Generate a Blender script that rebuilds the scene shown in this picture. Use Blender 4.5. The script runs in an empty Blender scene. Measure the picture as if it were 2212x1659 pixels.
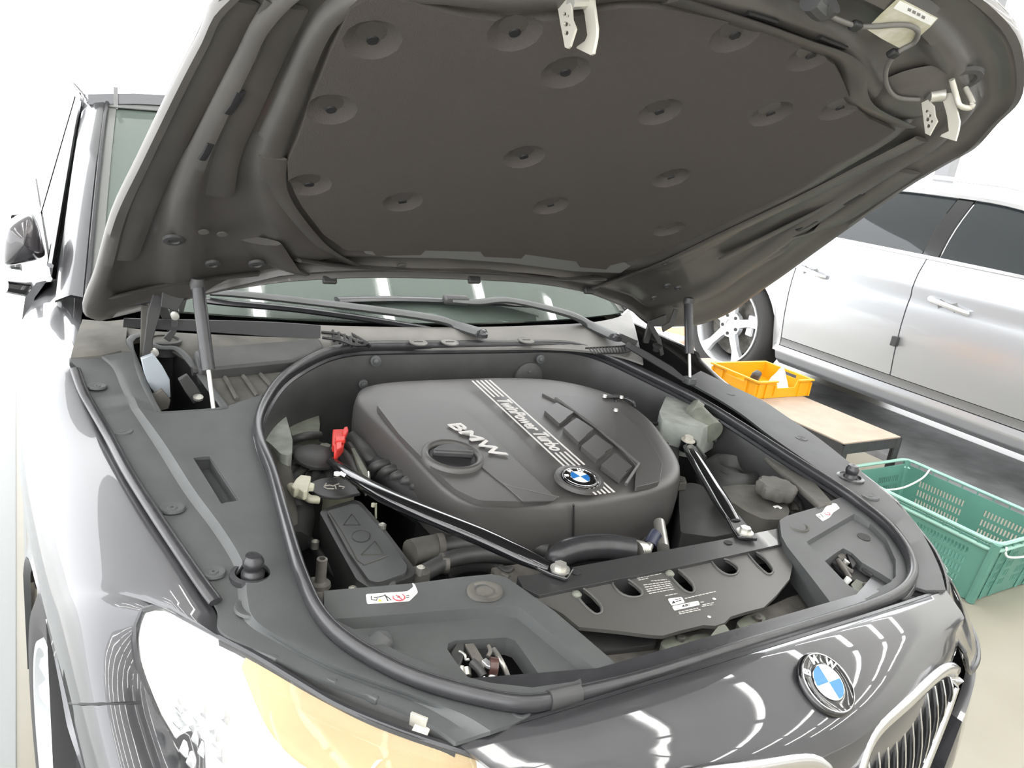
import bpy, bmesh, math, random
from mathutils import Vector, Matrix, geometry
random.seed(4)
SC = bpy.context.scene
COL = SC.collection
# ------------------------------------------------------------------ camera, world, lights, exposure
CAM = Vector((-0.92492, -0.37501, 1.49878))
RT = Vector((0.8497743, -0.50812778, 0.14032035))
DN = Vector((-0.03481114, -0.31969924, -0.94687939))
FW = Vector((0.52599603, 0.79974906, -0.28936071))
FPX = 1687.118
cd = bpy.data.cameras.new('camera'); cam = bpy.data.objects.new('camera', cd); COL.objects.link(cam)
cd.sensor_fit = 'HORIZONTAL'; cd.sensor_width = 36.0; cd.lens = FPX / 2212 * 36.0
cd.clip_start = 0.02; cd.clip_end = 400
m = Matrix((( RT.x, -DN.x, -FW.x), (RT.y, -DN.y, -FW.y), (RT.z, -DN.z, -FW.z)))
cam.matrix_world = Matrix.Translation(CAM) @ m.to_4x4()
SC.camera = cam
SC.view_settings.view_transform = 'Standard'; SC.view_settings.look = 'None'
SC.view_settings.gamma = 1.0; SC.view_settings.use_curve_mapping = False
SC.view_settings.exposure = 0.45
W = bpy.data.worlds.new('overcast_sky'); SC.world = W; W.use_nodes = True
W.node_tree.nodes['Background'].inputs[0].default_value = (0.97, 0.985, 1.0, 1)
W.node_tree.nodes['Background'].inputs[1].default_value = 4.2

# ------------------------------------------------------------------ helpers
def ray(px, py):
    return RT * ((px - 1106) / FPX) + DN * ((py - 829.5) / FPX) + FW
def P(px, py, x=None, y=None, z=None):
    d = ray(px, py)
    if x is not None: t = (x - CAM.x) / d.x
    elif y is not None: t = (y - CAM.y) / d.y
    else: t = (z - CAM.z) / d.z
    return CAM + d * t
DK = [(-1, .80), (.15, .825), (.25, .835), (.49, .862), (.6, .883), (.8, .896), (1.09, .912), (1.27, .95), (1.37, .985), (1.6, 1.02), (3, 1.1)]
def deck(y):
    for (a, b), (c, d) in zip(DK, DK[1:]):
        if y <= c: return b + (d - b) * (y - a) / (c - a)
    return DK[-1][1]
def D(px, py, dz=0.0):
    d = ray(px, py); lo, hi = .2, 12.
    f = lambda t: (CAM.z + d.z * t) - deck(CAM.y + d.y * t) - dz
    for i in range(60):
        mid = (lo + hi) / 2
        if f(mid) > 0: lo = mid
        else: hi = mid
    return CAM + d * lo
HA = math.radians(34); HO = Vector((0, 1.435, 1.024))
HU = Vector((0, -math.cos(HA), math.sin(HA))); HN = Vector((0, math.sin(HA), math.cos(HA)))
def HL(x, u, w=0.0):                       # hood coordinates: across, forward, out of the skin
    return HO + Vector((x, 0, 0)) + HU * u + HN * w
def HP(px, py, w=0.0):                     # a point of the opened hood's underside
    d = ray(px, py); o = HO + HN * w
    t = (o - CAM).dot(HN) / d.dot(HN)
    return CAM + d * t

MATS = {}
def mat(name, col, rough=.5, metal=0., coat=0., noise=0., nscale=30., spec=.5, bump=0., bscale=200., alpha=1., emit=None, trans=0., ior=1.5, dark=None):
    m = bpy.data.materials.new(name); m.use_nodes = True; nt = m.node_tree; b = nt.nodes['Principled BSDF']
    c = tuple(col) + (1,)
    b.inputs['Base Color'].default_value = c
    b.inputs['Roughness'].default_value = rough; b.inputs['Metallic'].default_value = metal
    b.inputs['Coat Weight'].default_value = coat; b.inputs['Coat Roughness'].default_value = .02
    b.inputs['Specular IOR Level'].default_value = spec; b.inputs['IOR'].default_value = ior
    b.inputs['Alpha'].default_value = alpha; b.inputs['Transmission Weight'].default_value = trans
    if emit:
        b.inputs['Emission Color'].default_value = tuple(emit[:3]) + (1,); b.inputs['Emission Strength'].default_value = emit[3]
    if noise:
        tc = nt.nodes.new('ShaderNodeTexCoord'); n = nt.nodes.new('ShaderNodeTexNoise'); n.inputs['Scale'].default_value = nscale; n.inputs['Detail'].default_value = 5
        nt.links.new(tc.outputs['Object'], n.inputs['Vector'])
        r = nt.nodes.new('ShaderNodeValToRGB'); r.color_ramp.elements[0].position = .35; r.color_ramp.elements[1].position = .68
        d = dark or tuple(v * (1 - noise) for v in col)
        r.color_ramp.elements[0].color = tuple(d) + (1,); r.color_ramp.elements[1].color = c
        nt.links.new(n.outputs['Fac'], r.inputs['Fac']); nt.links.new(r.outputs['Color'], b.inputs['Base Color'])
    if bump:
        tc = nt.nodes.new('ShaderNodeTexCoord'); n = nt.nodes.new('ShaderNodeTexNoise'); n.inputs['Scale'].default_value = bscale
        nt.links.new(tc.outputs['Object'], n.inputs['Vector'])
        bp = nt.nodes.new('ShaderNodeBump'); bp.inputs['Strength'].default_value = bump; bp.inputs['Distance'].default_value = .002
        nt.links.new(n.outputs['Fac'], bp.inputs['Height']); nt.links.new(bp.outputs['Normal'], b.inputs['Normal'])
    MATS[name] = m; return m
PAINT = mat('graphite_metallic_paint', (.046, .046, .050), .38, .45, 1.0)
HOODIN = mat('unpolished_graphite_paint', (.074, .068, .062), .42, .1, .15, noise=.2, nscale=9)
PLAST = mat('grained_grey_plastic', (.070, .073, .074), .55, noise=.16, nscale=14, bump=.15, bscale=900)
PLASTD = mat('dark_plastic', (.045, .045, .045), .5, noise=.25, nscale=20)
DUSTY = mat('dusty_plastic', (.105, .100, .088), .75, noise=.45, nscale=16)
COVERM = mat('engine_cover_plastic', (.066, .063, .061), .42, bump=.1, bscale=700)
PADM = mat('acoustic_felt', (.066, .059, .053), .95, spec=.2, bump=.5, bscale=500)
RUBBER = mat('black_rubber', (.034, .034, .037), .27, noise=.2, nscale=30)
BLACK = mat('deep_black_plastic', (.012, .012, .013), .6)
GLOSS = mat('gloss_black_lacquer', (.008, .008, .009), .12, coat=.6)
DIRT = mat('dusty_aluminium', (.16, .15, .135), .6, .3, noise=.5, nscale=25)
STEEL = mat('zinc_plated_steel', (.55, .54, .50), .35, .8)
STRIKE = mat('yellowish_zinc_plate', (.52, .50, .44), .45, .35)
CHROME = mat('chrome', (.66, .66, .67), .15, 1.0)
SATIN = mat('satin_silver_print', (.56, .54, .52), .5, .0)
WHITEP = mat('white_plastic', (.80, .80, .79), .45)
PAPER = mat('sticker_white', (.82, .82, .80), .5)
RED = mat('red_plastic', (.70, .045, .035), .4)
REDI = mat('red_ink', (.65, .05, .07), .5)
YEL = mat('yellow_ink', (.75, .6, .05), .5)
INK = mat('black_ink', (.02, .02, .02), .5)
BLUE = mat('enamel_blue', (.015, .15, .45), .25, coat=.5)
WHITEE = mat('enamel_white', (.85, .85, .85), .25, coat=.5)
CREAM = mat('cream_plastic', (.62, .61, .47), .5, noise=.2, nscale=30)
FOAM = mat('pale_grey_shield', (.34, .36, .33), .6, noise=.35, nscale=22)
GREENG = mat('grey_green_bracket', (.17, .18, .145), .6, noise=.3, nscale=30)
TYRE = mat('tyre_rubber', (.035, .034, .034), .75)
ALLOY = mat('silver_alloy', (.72, .73, .75), .28, .75)
SILVER = mat('silver_metallic_paint', (.50, .51, .53), .30, .6, 1.0)
GLASSD = mat('tinted_glass', (.020, .024, .026), .03, spec=.5)
WSGL = mat('windscreen_glass', (.055, .075, .070), .02, spec=.9, coat=.5)
GREENC = mat('green_crate_plastic', (.10, .25, .20), .45, noise=.12, nscale=8)
YELC = mat('yellow_crate_plastic', (.80, .36, .008), .42)
WOOD = mat('plywood', (.43, .345, .27), .55, noise=.12, nscale=12)
IRON = mat('black_painted_iron', (.05, .05, .052), .5, noise=.3, nscale=40)
CLOTH = mat('white_cloth', (.8, .79, .76), .9)
HLWHITE = mat('bright_reflector', (.93, .93, .90), .30, .0, noise=.0)  # matte white stands in for the reflections inside the headlamp
HLCH = mat('reflector_chrome', (.86, .87, .86), .18, .8)
YELLOWED = mat('yellowed_bezel', (.44, .325, .17), .45, noise=.22, nscale=9)
LIFTM = mat('worn_grey_steel', (.24, .24, .245), .6, .2, noise=.5, nscale=5)
def lens_mat():
    m = bpy.data.materials.new('clear_lens'); m.use_nodes = True; nt = m.node_tree; nt.nodes.clear()
    o = nt.nodes.new('ShaderNodeOutputMaterial'); mx = nt.nodes.new('ShaderNodeMixShader'); t = nt.nodes.new('ShaderNodeBsdfTransparent'); g = nt.nodes.new('ShaderNodeBsdfGlossy')
    g.inputs['Roughness'].default_value = .03; fr = nt.nodes.new('ShaderNodeFresnel'); fr.inputs[0].default_value = 1.18
    nt.links.new(fr.outputs[0], mx.inputs[0]); nt.links.new(t.outputs[0], mx.inputs[1]); nt.links.new(g.outputs[0], mx.inputs[2]); nt.links.new(mx.outputs[0], o.inputs[0]); return m
LENS = lens_mat()
def clear_glass(name, tint, g0=.02, painted_sheen=0., ior=1.55):
    m = bpy.data.materials.new(name); m.use_nodes = True; nt = m.node_tree; nt.nodes.clear()
    o = nt.nodes.new('ShaderNodeOutputMaterial'); mx = nt.nodes.new('ShaderNodeMixShader'); t = nt.nodes.new('ShaderNodeBsdfTransparent'); g = nt.nodes.new('ShaderNodeBsdfGlossy')
    t.inputs[0].default_value = tuple(tint) + (1,); g.inputs['Roughness'].default_value = g0; fr = nt.nodes.new('ShaderNodeFresnel'); fr.inputs[0].default_value = ior
    src = t.outputs[0]
    if painted_sheen:
        m2 = nt.nodes.new('ShaderNodeMixShader'); d = nt.nodes.new('ShaderNodeBsdfDiffuse'); d.inputs[0].default_value = (.30, .37, .33, 1); m2.inputs[0].default_value = painted_sheen  # greenish diffuse layer stands in for a bright reflection on the glass
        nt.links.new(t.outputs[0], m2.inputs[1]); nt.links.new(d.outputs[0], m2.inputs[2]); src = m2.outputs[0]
    nt.links.new(fr.outputs[0], mx.inputs[0]); nt.links.new(src, mx.inputs[1]); nt.links.new(g.outputs[0], mx.inputs[2]); nt.links.new(mx.outputs[0], o.inputs[0]); return m
WSGL = clear_glass('tinted_windscreen', (.52, .64, .58), painted_sheen=.30); SIDEG = clear_glass('tinted_side_glass', (.10, .09, .08), ior=1.12)

ROOT = {}
def thing(name, label, cat, loc=(0, 0, 0), group=None):
    o = bpy.data.objects.new(name, None); COL.objects.link(o); o.location = loc; o.empty_display_size = .1
    o['label'] = label; o['category'] = cat
    if group: o['group'] = group
    ROOT[o] = Vector(loc); return o
def tag(o, label, cat, group=None):
    o['label'] = label; o['category'] = cat
    if group: o['group'] = group
    return o
def finish(name, me, mt, parent=None, smooth=35, label=None, kind=None, bevel=0, subd=0):
    me.name = name
    o = bpy.data.objects.new(name, me); COL.objects.link(o)
    for x in (mt if isinstance(mt, (list, tuple)) else [mt]): me.materials.append(x)
    if smooth:
        for p in me.polygons: p.use_smooth = True
        me.set_sharp_from_angle(angle=math.radians(smooth))
    if bevel:
        b = o.modifiers.new('bevel', 'BEVEL'); b.width = bevel; b.segments = 2; b.limit_method = 'ANGLE'; b.angle_limit = math.radians(40); b.harden_normals = False
    if subd:
        s = o.modifiers.new('subd', 'SUBSURF'); s.levels = subd; s.render_levels = subd
    if parent:
        o.parent = parent
        if parent in ROOT: o.matrix_parent_inverse = Matrix.Translation(-ROOT[parent])
    if label: o['label'] = label
    if kind: o['kind'] = kind
    return o
def obj(name, bm, mt, parent=None, **k):
    bmesh.ops.recalc_face_normals(bm, faces=bm.faces[:])
    me = bpy.data.meshes.new(name); bm.to_mesh(me); bm.free()
    return finish(name, me, mt, parent, **k)
def cr(pts, n=6, closed=False):            # Catmull-Rom
    pts = [Vector(p) for p in pts]; out = []; N = len(pts)
    rng = range(N) if closed else range(N - 1)
    for i in rng:
        if closed: a, b, c, d = pts[i - 1], pts[i], pts[(i + 1) % N], pts[(i + 2) % N]
        else: a, b, c, d = pts[max(i - 1, 0)], pts[i], pts[i + 1], pts[min(i + 2, N - 1)]
        for k in range(n):
            t = k / n
            out.append(.5 * ((2 * b) + (c - a) * t + (2 * a - 5 * b + 4 * c - d) * t * t + (3 * b - a - 3 * c + d) * t ** 3))
    if not closed: out.append(pts[-1].copy())
    return out
def resample(pts, n):
    L = [0]
    for a, b in zip(pts, pts[1:]): L.append(L[-1] + (b - a).length)
    out = []; j = 0
    for i in range(n):
        s = L[-1] * i / (n - 1)
        while j < len(L) - 2 and L[j + 1] < s: j += 1
        t = (s - L[j]) / max(L[j + 1] - L[j], 1e-9)
        out.append(pts[j].lerp(pts[j + 1], min(max(t, 0), 1)))
    return out
def rnd(pts, r=.01, n=4):                  # round the corners of a closed polygon
    pts = [Vector(p) for p in pts]; out = []
    for i, p in enumerate(pts):
        a = pts[i - 1] - p; b = pts[(i + 1) % len(pts)] - p
        rr = min(r, a.length * .45, b.length * .45)
        A = p + a.normalized() * rr; B = p + b.normalized() * rr
        for k in range(n + 1):
            t = k / n; out.append(A * (1 - t) ** 2 + p * 2 * t * (1 - t) + B * t * t)
    return out
def prism(bm, loops, off):                 # loops: outer, holes (3D); extruded by off
    loops = [[Vector(p) for p in l] for l in loops]
    ax = max(range(3), key=lambda i: abs(Vector(off)[i]))
    keep = [i for i in range(3) if i != ax]
    proj = [[Vector((p[keep[0]], p[keep[1]], 0)) for p in l] for l in loops]
    tris = geometry.tessellate_polygon(proj)
    flat = [p for l in loops for p in l]; off = Vector(off)
    top = [bm.verts.new(p) for p in flat]; bot = [bm.verts.new(p + off) for p in flat]
    for t in tris:
        if len(set(t)) < 3: continue
        try: bm.faces.new([top[i] for i in t]); bm.faces.new([bot[i] for i in reversed(t)])
        except ValueError: pass
    s = 0
    for l in loops:
        n = len(l)
        for i in range(n):
            a, b = s + i, s + (i + 1) % n
            try: bm.faces.new((top[a], top[b], bot[b], bot[a]))
            except ValueError: pass
        s += n
    return bm
def plate(name, loops, off, mt, parent=None, **k):
    return obj(name, prism(bmesh.new(), loops, off), mt, parent, **k)
def grid(bm, rows, closed_u=False, closed_v=False):
    V = [[bm.verts.new(p) for p in r] for r in rows]
    nr = len(V); nc = len(V[0])
    for i in range(nr if closed_v else nr - 1):
        for j in range(nc if closed_u else nc - 1):
            q = [V[i][j], V[i][(j + 1) % nc], V[(i + 1) % nr][(j + 1) % nc], V[(i + 1) % nr][j]]
            if len({tuple(v.co) for v in q}) < 3: continue
            try: bm.faces.new(q)
            except ValueError: pass
    return V
def sheet(bm, rows, off):                  # closed solid: grid and its offset copy
    off = Vector(off); A = grid(bm, rows); B = grid(bm, [[Vector(p) + off for p in r] for r in rows])
    nr, nc = len(A), len(A[0])
    per = [(0, j) for j in range(nc)] + [(i, nc - 1) for i in range(1, nr)] + [(nr - 1, j) for j in range(nc - 2, -1, -1)] + [(i, 0) for i in range(nr - 2, 0, -1)]
    for (a, b), (c, d) in zip(per, per[1:] + per[:1]): bm.faces.new((A[a][b], A[c][d], B[c][d], B[a][b]))
    return bm
def frame_at(t, up=Vector((0, 0, 1))):
    t = t.normalized()
    if abs(t.dot(up)) > .95: up = Vector((0, 1, 0))
    s = t.cross(up).normalized(); return s, s.cross(t).normalized()
def tube(bm, pts, r, n=10, closed=False, sx=1., sy=1., cap=True, smooth=0):
    pts = [Vector(p) for p in pts]
    if smooth: pts = cr(pts, smooth, closed)
    N = len(pts); rr = r if isinstance(r, (list, tuple)) else [r] * N
    if len(rr) != N: rr = [rr[min(int(i / (N - 1) * (len(rr) - 1)), len(rr) - 2)] * (1 - (i / (N - 1) * (len(rr) - 1)) % 1) + rr[min(int(i / (N - 1) * (len(rr) - 1)) + 1, len(rr) - 1)] * ((i / (N - 1) * (len(rr) - 1)) % 1) if i < N - 1 else rr[-1] for i in range(N)]
    rows = []
    for i, p in enumerate(pts):
        a = pts[i - 1] if (i > 0 or closed) else p; b = pts[(i + 1) % N] if (i < N - 1 or closed) else p
        s, u = frame_at(b - a)
        rows.append([p + s * (math.cos(2 * math.pi * k / n) * rr[i] * sx) + u * (math.sin(2 * math.pi * k / n) * rr[i] * sy) for k in range(n)])
    V = grid(bm, rows, closed_u=True, closed_v=closed)
    if cap and not closed:
        bm.faces.new(V[0]); bm.faces.new(V[-1])
    return bm
def lathe(bm, o, axis, prof, n=24, xdir=None, sx=1., cap=True):
    o = Vector(o); s, u = frame_at(Vector(axis)); a = Vector(axis).normalized()
    if xdir is not None:
        s = (Vector(xdir) - a * Vector(xdir).dot(a)).normalized(); u = a.cross(s)
    rows = []
    for r, h in prof: rows.append([o + a * h + s * (r * sx * math.cos(2 * math.pi * k / n)) + u * (r * math.sin(2 * math.pi * k / n)) for k in range(n)])
    V = grid(bm, rows, closed_u=True)
    for e in ((0, -1) if cap else ()):
        if prof[e][0] > 1e-5:
            try: bm.faces.new(V[e])
            except ValueError: pass
    bmesh.ops.remove_doubles(bm, verts=[v for r in V for v in r], dist=1e-6)
    return bm
def box(bm, c, s, R=None):
    M_ = Matrix.Translation(Vector(c)) @ ((R or Matrix.Identity(3)).to_4x4()) @ Matrix.Diagonal(Vector((s[0], s[1], s[2], 1)))
    bmesh.ops.create_cube(bm, size=1, matrix=M_); return bm
def hexbolt(bm, o, axis, r=.009, h=.007):
    lathe(bm, o, axis, [(r * 1.55, 0), (r * 1.55, h * .25), (r * 1.0, h * .3)], 20)
    s, u = frame_at(Vector(axis)); a = Vector(axis).normalized(); o = Vector(o)
    v = [[o + a * (h * .25 if q == 0 else h * 1.2) + s * (r * math.cos(k * math.pi / 3)) + u * (r * math.sin(k * math.pi / 3)) for k in range(6)] for q in (0, 1)]
    V = grid(bm, v, closed_u=True); bm.faces.new(V[1]); return bm
def basis(origin, xd, zd):                 # matrix with x along xd, z along zd
    x = Vector(xd).normalized(); z = Vector(zd); z = (z - x * z.dot(x)).normalized(); y = z.cross(x)
    return Matrix(((x.x, y.x, z.x, origin[0]), (x.y, y.y, z.y, origin[1]), (x.z, y.z, z.z, origin[2]), (0, 0, 0, 1)))
def text(name, body, M_, size, mt, parent, ext=.0006, shear=0., bold=0., sx=1., align='CENTER', space=1.):
    c = bpy.data.curves.new('t', 'FONT'); c.body = body; c.size = size; c.extrude = ext; c.shear = shear; c.offset = bold
    c.align_x = align; c.align_y = 'CENTER'; c.resolution_u = 3; c.space_character = space
    t = bpy.data.objects.new('t', c); COL.objects.link(t)
    dg = bpy.context.evaluated_depsgraph_get(); dg.update()
    me = bpy.data.meshes.new_from_object(t.evaluated_get(dg)); bpy.data.objects.remove(t); bpy.data.curves.remove(c)
    me.materials.clear(); me.transform(M_ @ Matrix.Diagonal(Vector((sx, 1, 1, 1))))
    return finish(name, me, mt, parent, smooth=0)
def cut(o, *cutters):                      # real boolean cut, baked
    tmp = []
    for loops, off in cutters:
        bm = prism(bmesh.new(), loops, off); bmesh.ops.recalc_face_normals(bm, faces=bm.faces[:])
        me = bpy.data.meshes.new('c'); bm.to_mesh(me); bm.free(); c = bpy.data.objects.new('c', me); COL.objects.link(c); tmp.append(c)
        md = o.modifiers.new('b', 'BOOLEAN'); md.operation = 'DIFFERENCE'; md.object = c; md.solver = 'EXACT'
    dg = bpy.context.evaluated_depsgraph_get(); dg.update()
    me = bpy.data.meshes.new_from_object(o.evaluated_get(dg)); old = o.data; o.modifiers.clear()
    o.data = me; me.name = old.name; bpy.data.meshes.remove(old)
    for p in me.polygons: p.use_smooth = True
    me.set_sharp_from_angle(angle=math.radians(30))
    for c in tmp:
        d_ = c.data; bpy.data.objects.remove(c); bpy.data.meshes.remove(d_)
    return o
def addbevel(o, w=.002, seg=2):
    b = o.modifiers.new('bevel', 'BEVEL'); b.width = w; b.segments = seg; b.limit_method = 'ANGLE'; b.angle_limit = math.radians(50); return o
def disc(c, r, n=20, ax=(1, 0, 0), ay=(0, 1, 0), rx=None):
    c = Vector(c); return [c + Vector(ax) * ((rx or r) * math.cos(2 * math.pi * k / n)) + Vector(ay) * (r * math.sin(2 * math.pi * k / n)) for k in range(n)]
def zl(px, z): return [P(a, b, z=z) for a, b in px]
def dl(px, dz=0.): return [D(a, b, dz) for a, b in px]
def mir(p): return Vector((-p[0], p[1], p[2]))

# ------------------------------------------------------------------ the place
def floor_mat():
    m = bpy.data.materials.new('epoxy_floor'); m.use_nodes = True; nt = m.node_tree; b = nt.nodes['Principled BSDF']
    tc = nt.nodes.new('ShaderNodeTexCoord'); n = nt.nodes.new('ShaderNodeTexNoise'); n.inputs['Scale'].default_value = 1.3; n.inputs['Detail'].default_value = 8
    r = nt.nodes.new('ShaderNodeValToRGB'); e = r.color_ramp.elements
    e[0].position = .3; e[0].color = (.255, .235, .185, 1); e[1].position = .7; e[1].color = (.325, .305, .25, 1)
    nt.links.new(tc.outputs['Object'], n.inputs['Vector']); nt.links.new(n.outputs['Fac'], r.inputs['Fac']); nt.links.new(r.outputs['Color'], b.inputs['Base Color'])
    b.inputs['Roughness'].default_value = .32; return m
FLOORM = floor_mat()
fl = obj('floor', box(bmesh.new(), (2.6, -.8, -.055), (9.2, 10., .11)), FLOORM); fl['kind'] = 'structure'
GROUND = mat('sunlit_pale_concrete', (.72, .72, .70), .8, noise=.12, nscale=2)
gr = obj('yard_ground', box(bmesh.new(), (0, 0, -.16), (90, 90, .1)), GROUND); gr['kind'] = 'structure'
CEILM = mat('painted_ceiling', (.74, .74, .74), .8)
ce = obj('ceiling', box(bmesh.new(), (1.05, -1.0, 3.55), (12.3, 11.6, .1)), CEILM); ce['kind'] = 'structure'
WALLM = mat('painted_wall', (.72, .72, .70), .7)
wb = obj('wall_front', box(bmesh.new(), (2.4, -6.85, 1.75), (9.6, .12, 3.5)), WALLM); wb['kind'] = 'structure'
wr = obj('wall_right', box(bmesh.new(), (7.25, -2.2, 1.75), (.12, 9.2, 3.5)), WALLM); wr['kind'] = 'structure'
lf = obj('floor', box(bmesh.new(), (-1.48, -.8, .0015), (1.0, 10., .003)), mat('pale_grey_floor_paint', (.26, .27, .265), .4)); lf['kind'] = 'structure'
TUBEM = mat('lit_tube', (1, 1, 1), emit=(1, .99, .96, 14))
FIXM = mat('white_enamel', (.8, .8, .8), .4)
ORD = ('first', 'second', 'third', 'fourth', 'fifth', 'sixth', 'seventh', 'eighth', 'ninth', 'tenth', 'eleventh')
for ix in range(11):
    for iy in range(4):
        x = -4.45 + 1.05 * ix; y = -4.6 + 2.1 * iy
        t = thing('ceiling_light', 'long lit ceiling tube, %s column from the left and %s row from the front' % (ORD[ix], ORD[iy]), 'light', (x, y, 3.5), 'tube lights on the ceiling')
        obj('fitting', box(bmesh.new(), (x, y, 3.475), (.16, 1.96, .05)), FIXM, t, smooth=0)
        bm = bmesh.new(); tube(bm, [(x, y - .93, 3.425), (x, y + .93, 3.425)], .045, 10, sy=.5); obj('tube', bm, TUBEM, t)
PILM = mat('grey_post_paint', (.26, .26, .27), .6)
bm = bmesh.new(); box(bm, (5.98, 3.77, 1.75), (.12, .12, 3.5)); box(bm, (5.98, 3.77, .02), (.3, .3, .04))
tag(obj('steel_post', bm, PILM, smooth=0), 'slim grey steel post rising beyond the roof of the silver car', 'post')
ORM = mat('orange_road_paint', (.95, .32, .04), .6)
o = plate('orange_marking', [[(4.3, 5.2, 0), (5.3, 5.28, 0), (5.3, 4.55, 0), (4.45, 4.9, 0)]], (0, 0, .004), ORM, smooth=0)
tag(o, 'orange wedge painted on the white ground behind the rear wheel of the silver car', 'marking')
bm = bmesh.new(); box(bm, (4.06, 1.2, .001), (1.1, 5.2, .002)); box(bm, (3.50, 1.2, .02), (.05, 5.2, .04))
tag(obj('lift_ramp', bm, LIFTM, smooth=0), 'worn grey steel lift ramp lying along the floor under the silver car', 'ramp')

# ------------------------------------------------------------------ silver car
sc = thing('car', 'silver metallic car parked to the right with dark tinted windows', 'car', (4.6, 1.9, 0))
PRZ = [(.26, .08), (.30, .025), (.36, .0), (.43, .012), (.50, .002), (.62, -.018), (.78, -.03), (.90, -.028), (.98, -.015), (1.02, -.028), (1.10, -.012), (1.17, .02), (1.20, .035)]
def bulge(y):                              # plan curve of the flank
    return .0 if .9 < y < 3.6 else (.10 * ((y - 3.6) / 1.2) ** 2 if y > 3.6 else .16 * ((.9 - y) / .9) ** 2)
def sside(y, z, dx=0):
    for (a, b), (c, d) in zip(PRZ, PRZ[1:]):
        if z <= c: return Vector((3.7 + b + (d - b) * (z - a) / (c - a) + bulge(y) + dx, y, z))
    return Vector((3.735 + bulge(y) + dx, y, z))
WH = [(3.77, .42), (.93, .42)]
def arch(y, zb):
    for c, r in WH:
        if abs(y - c) < .46: return max(zb, .42 + math.sqrt(.46 ** 2 - (y - c) ** 2))
    return zb
def spanel(name, y0, y1, z0, z1, parent=sc, mt=SILVER, ny=None, nz=16, **k):
    ny = ny or max(6, int(abs(y1 - y0) / .04)); rows = []
    for i in range(ny + 1):
        y = y0 + (y1 - y0) * i / ny; lo = arch(y, z0); rows.append([sside(y, lo + (z1 - lo) * j / nz) for j in range(nz + 1)])
    bm = bmesh.new(); sheet(bm, rows, (.03, 0, 0)); return obj(name, bm, mt, parent, **k)
spanel('rear_quarter_panel', 3.262, 4.7, .36, 1.2)
rd = spanel('rear_door', 2.384, 3.254, .46, 1.2)
fd = spanel('front_door', 1.30, 2.376, .46, 1.2)
spanel('front_fender', .0, 1.292, .36, 1.2)
spanel('sill', 1.38, 3.32, .26, .40)
bm = bmesh.new(); rows = []
for i in range(40):
    y = 1.38 + (3.32 - 1.38) * i / 39; rows.append([sside(y, z, .004) for z in (.405, .42, .44, .455)])
sheet(bm, rows, (.03, 0, 0)); obj('sill_moulding', bm, mat('grey_moulding', (.2, .2, .2), .4, .4), sc)
for d, y0 in ((rd, 3.11), (fd, 2.12)):
    bm = bmesh.new(); lathe(bm, sside(y0 + .02, .965, -.001), (-1, 0, 0), [(.062, .001), (.058, .004), (.050, .003), (.0, -.001)], 24); obj('handle_recess', bm, MATS['grey_moulding'] if 'grey_moulding' in MATS else SILVER, d)
    bm = bmesh.new(); tube(bm, [sside(y0 + .13, .985, -.012), sside(y0 + .11, .98, -.035), sside(y0, .968, -.042), sside(y0 - .09, .955, -.035), sside(y0 - .11, .95, -.012)], .014, 8, sy=1.1, smooth=4)
    obj('door_handle', bm, ALLOY, d, label='chrome pull handle')
o = obj('edge_guard', box(bmesh.new(), sside(2.382, .68, -.02), (.03, .04, .06)), PLASTD, sc, bevel=.004, label='black rubber edge guard on the door seam')
# waist rail, greenhouse
def sbelt(y): return sside(y, 1.2)
def sroof(y):
    k = max(0, (y - 2.6)) ** 2 * .10 + max(0, 2.3 - y) ** 2 * .28
    return Vector((3.97, y, 1.60 - k))
def sgrid(name, ys, fr, mt, dx=0, nt=6, parent=sc, **k):
    rows = []
    for y in ys:
        a, b = sbelt(y), sroof(y); rows.append([a.lerp(b, fr[0] + (fr[1] - fr[0]) * j / nt) + Vector((dx - .035 * math.sin(math.pi * (fr[0] + (fr[1] - fr[0]) * j / nt)), 0, 0)) for j in range(nt + 1)])
    bm = bmesh.new(); sheet(bm, rows, (.02, 0, 0)); return obj(name, bm, mt, parent, **k)
def fr_(a, b, n=14): return [a + (b - a) * i / n for i in range(n + 1)]
sgrid('rear_window', fr_(2.43, 3.5), (.05, .93), GLASSD, .012, label='dark tinted rear side window')
sgrid('front_window', fr_(1.12, 2.31), (.05, .93), GLASSD, .012, label='dark tinted front side window')
sgrid('window_pillar', fr_(2.32, 2.42, 3), (.0, .97), GLOSS, .004)
sgrid('window_pillar', fr_(3.5, 4.3), (.0, .97), SILVER, .0)
for lo, hi, mt in ((.0, .05, CHROME), (.94, .99, CHROME)): sgrid('window_trim', fr_(1.0, 3.6, 30), (lo, hi), mt, -.006, 2)
rows = []
for y in fr_(.9, 4.5, 24):
    r = sroof(y); rows.append([r + Vector((q, 0, h)) for q, h in ((0, -.02), (.03, .03), (.12, .055), (.4, .08), (.75, .085), (1.1, .08), (1.3, .03))])
bm = bmesh.new(); sheet(bm, rows, (0, 0, -.03)); obj('roof', bm, SILVER, sc)
bm = bmesh.new(); tube(bm, [sroof(y) + Vector((.08, 0, .085)) for y in fr_(1.4, 3.9, 12)], .014, 8); obj('roof_rail', bm, ALLOY, sc)
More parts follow.
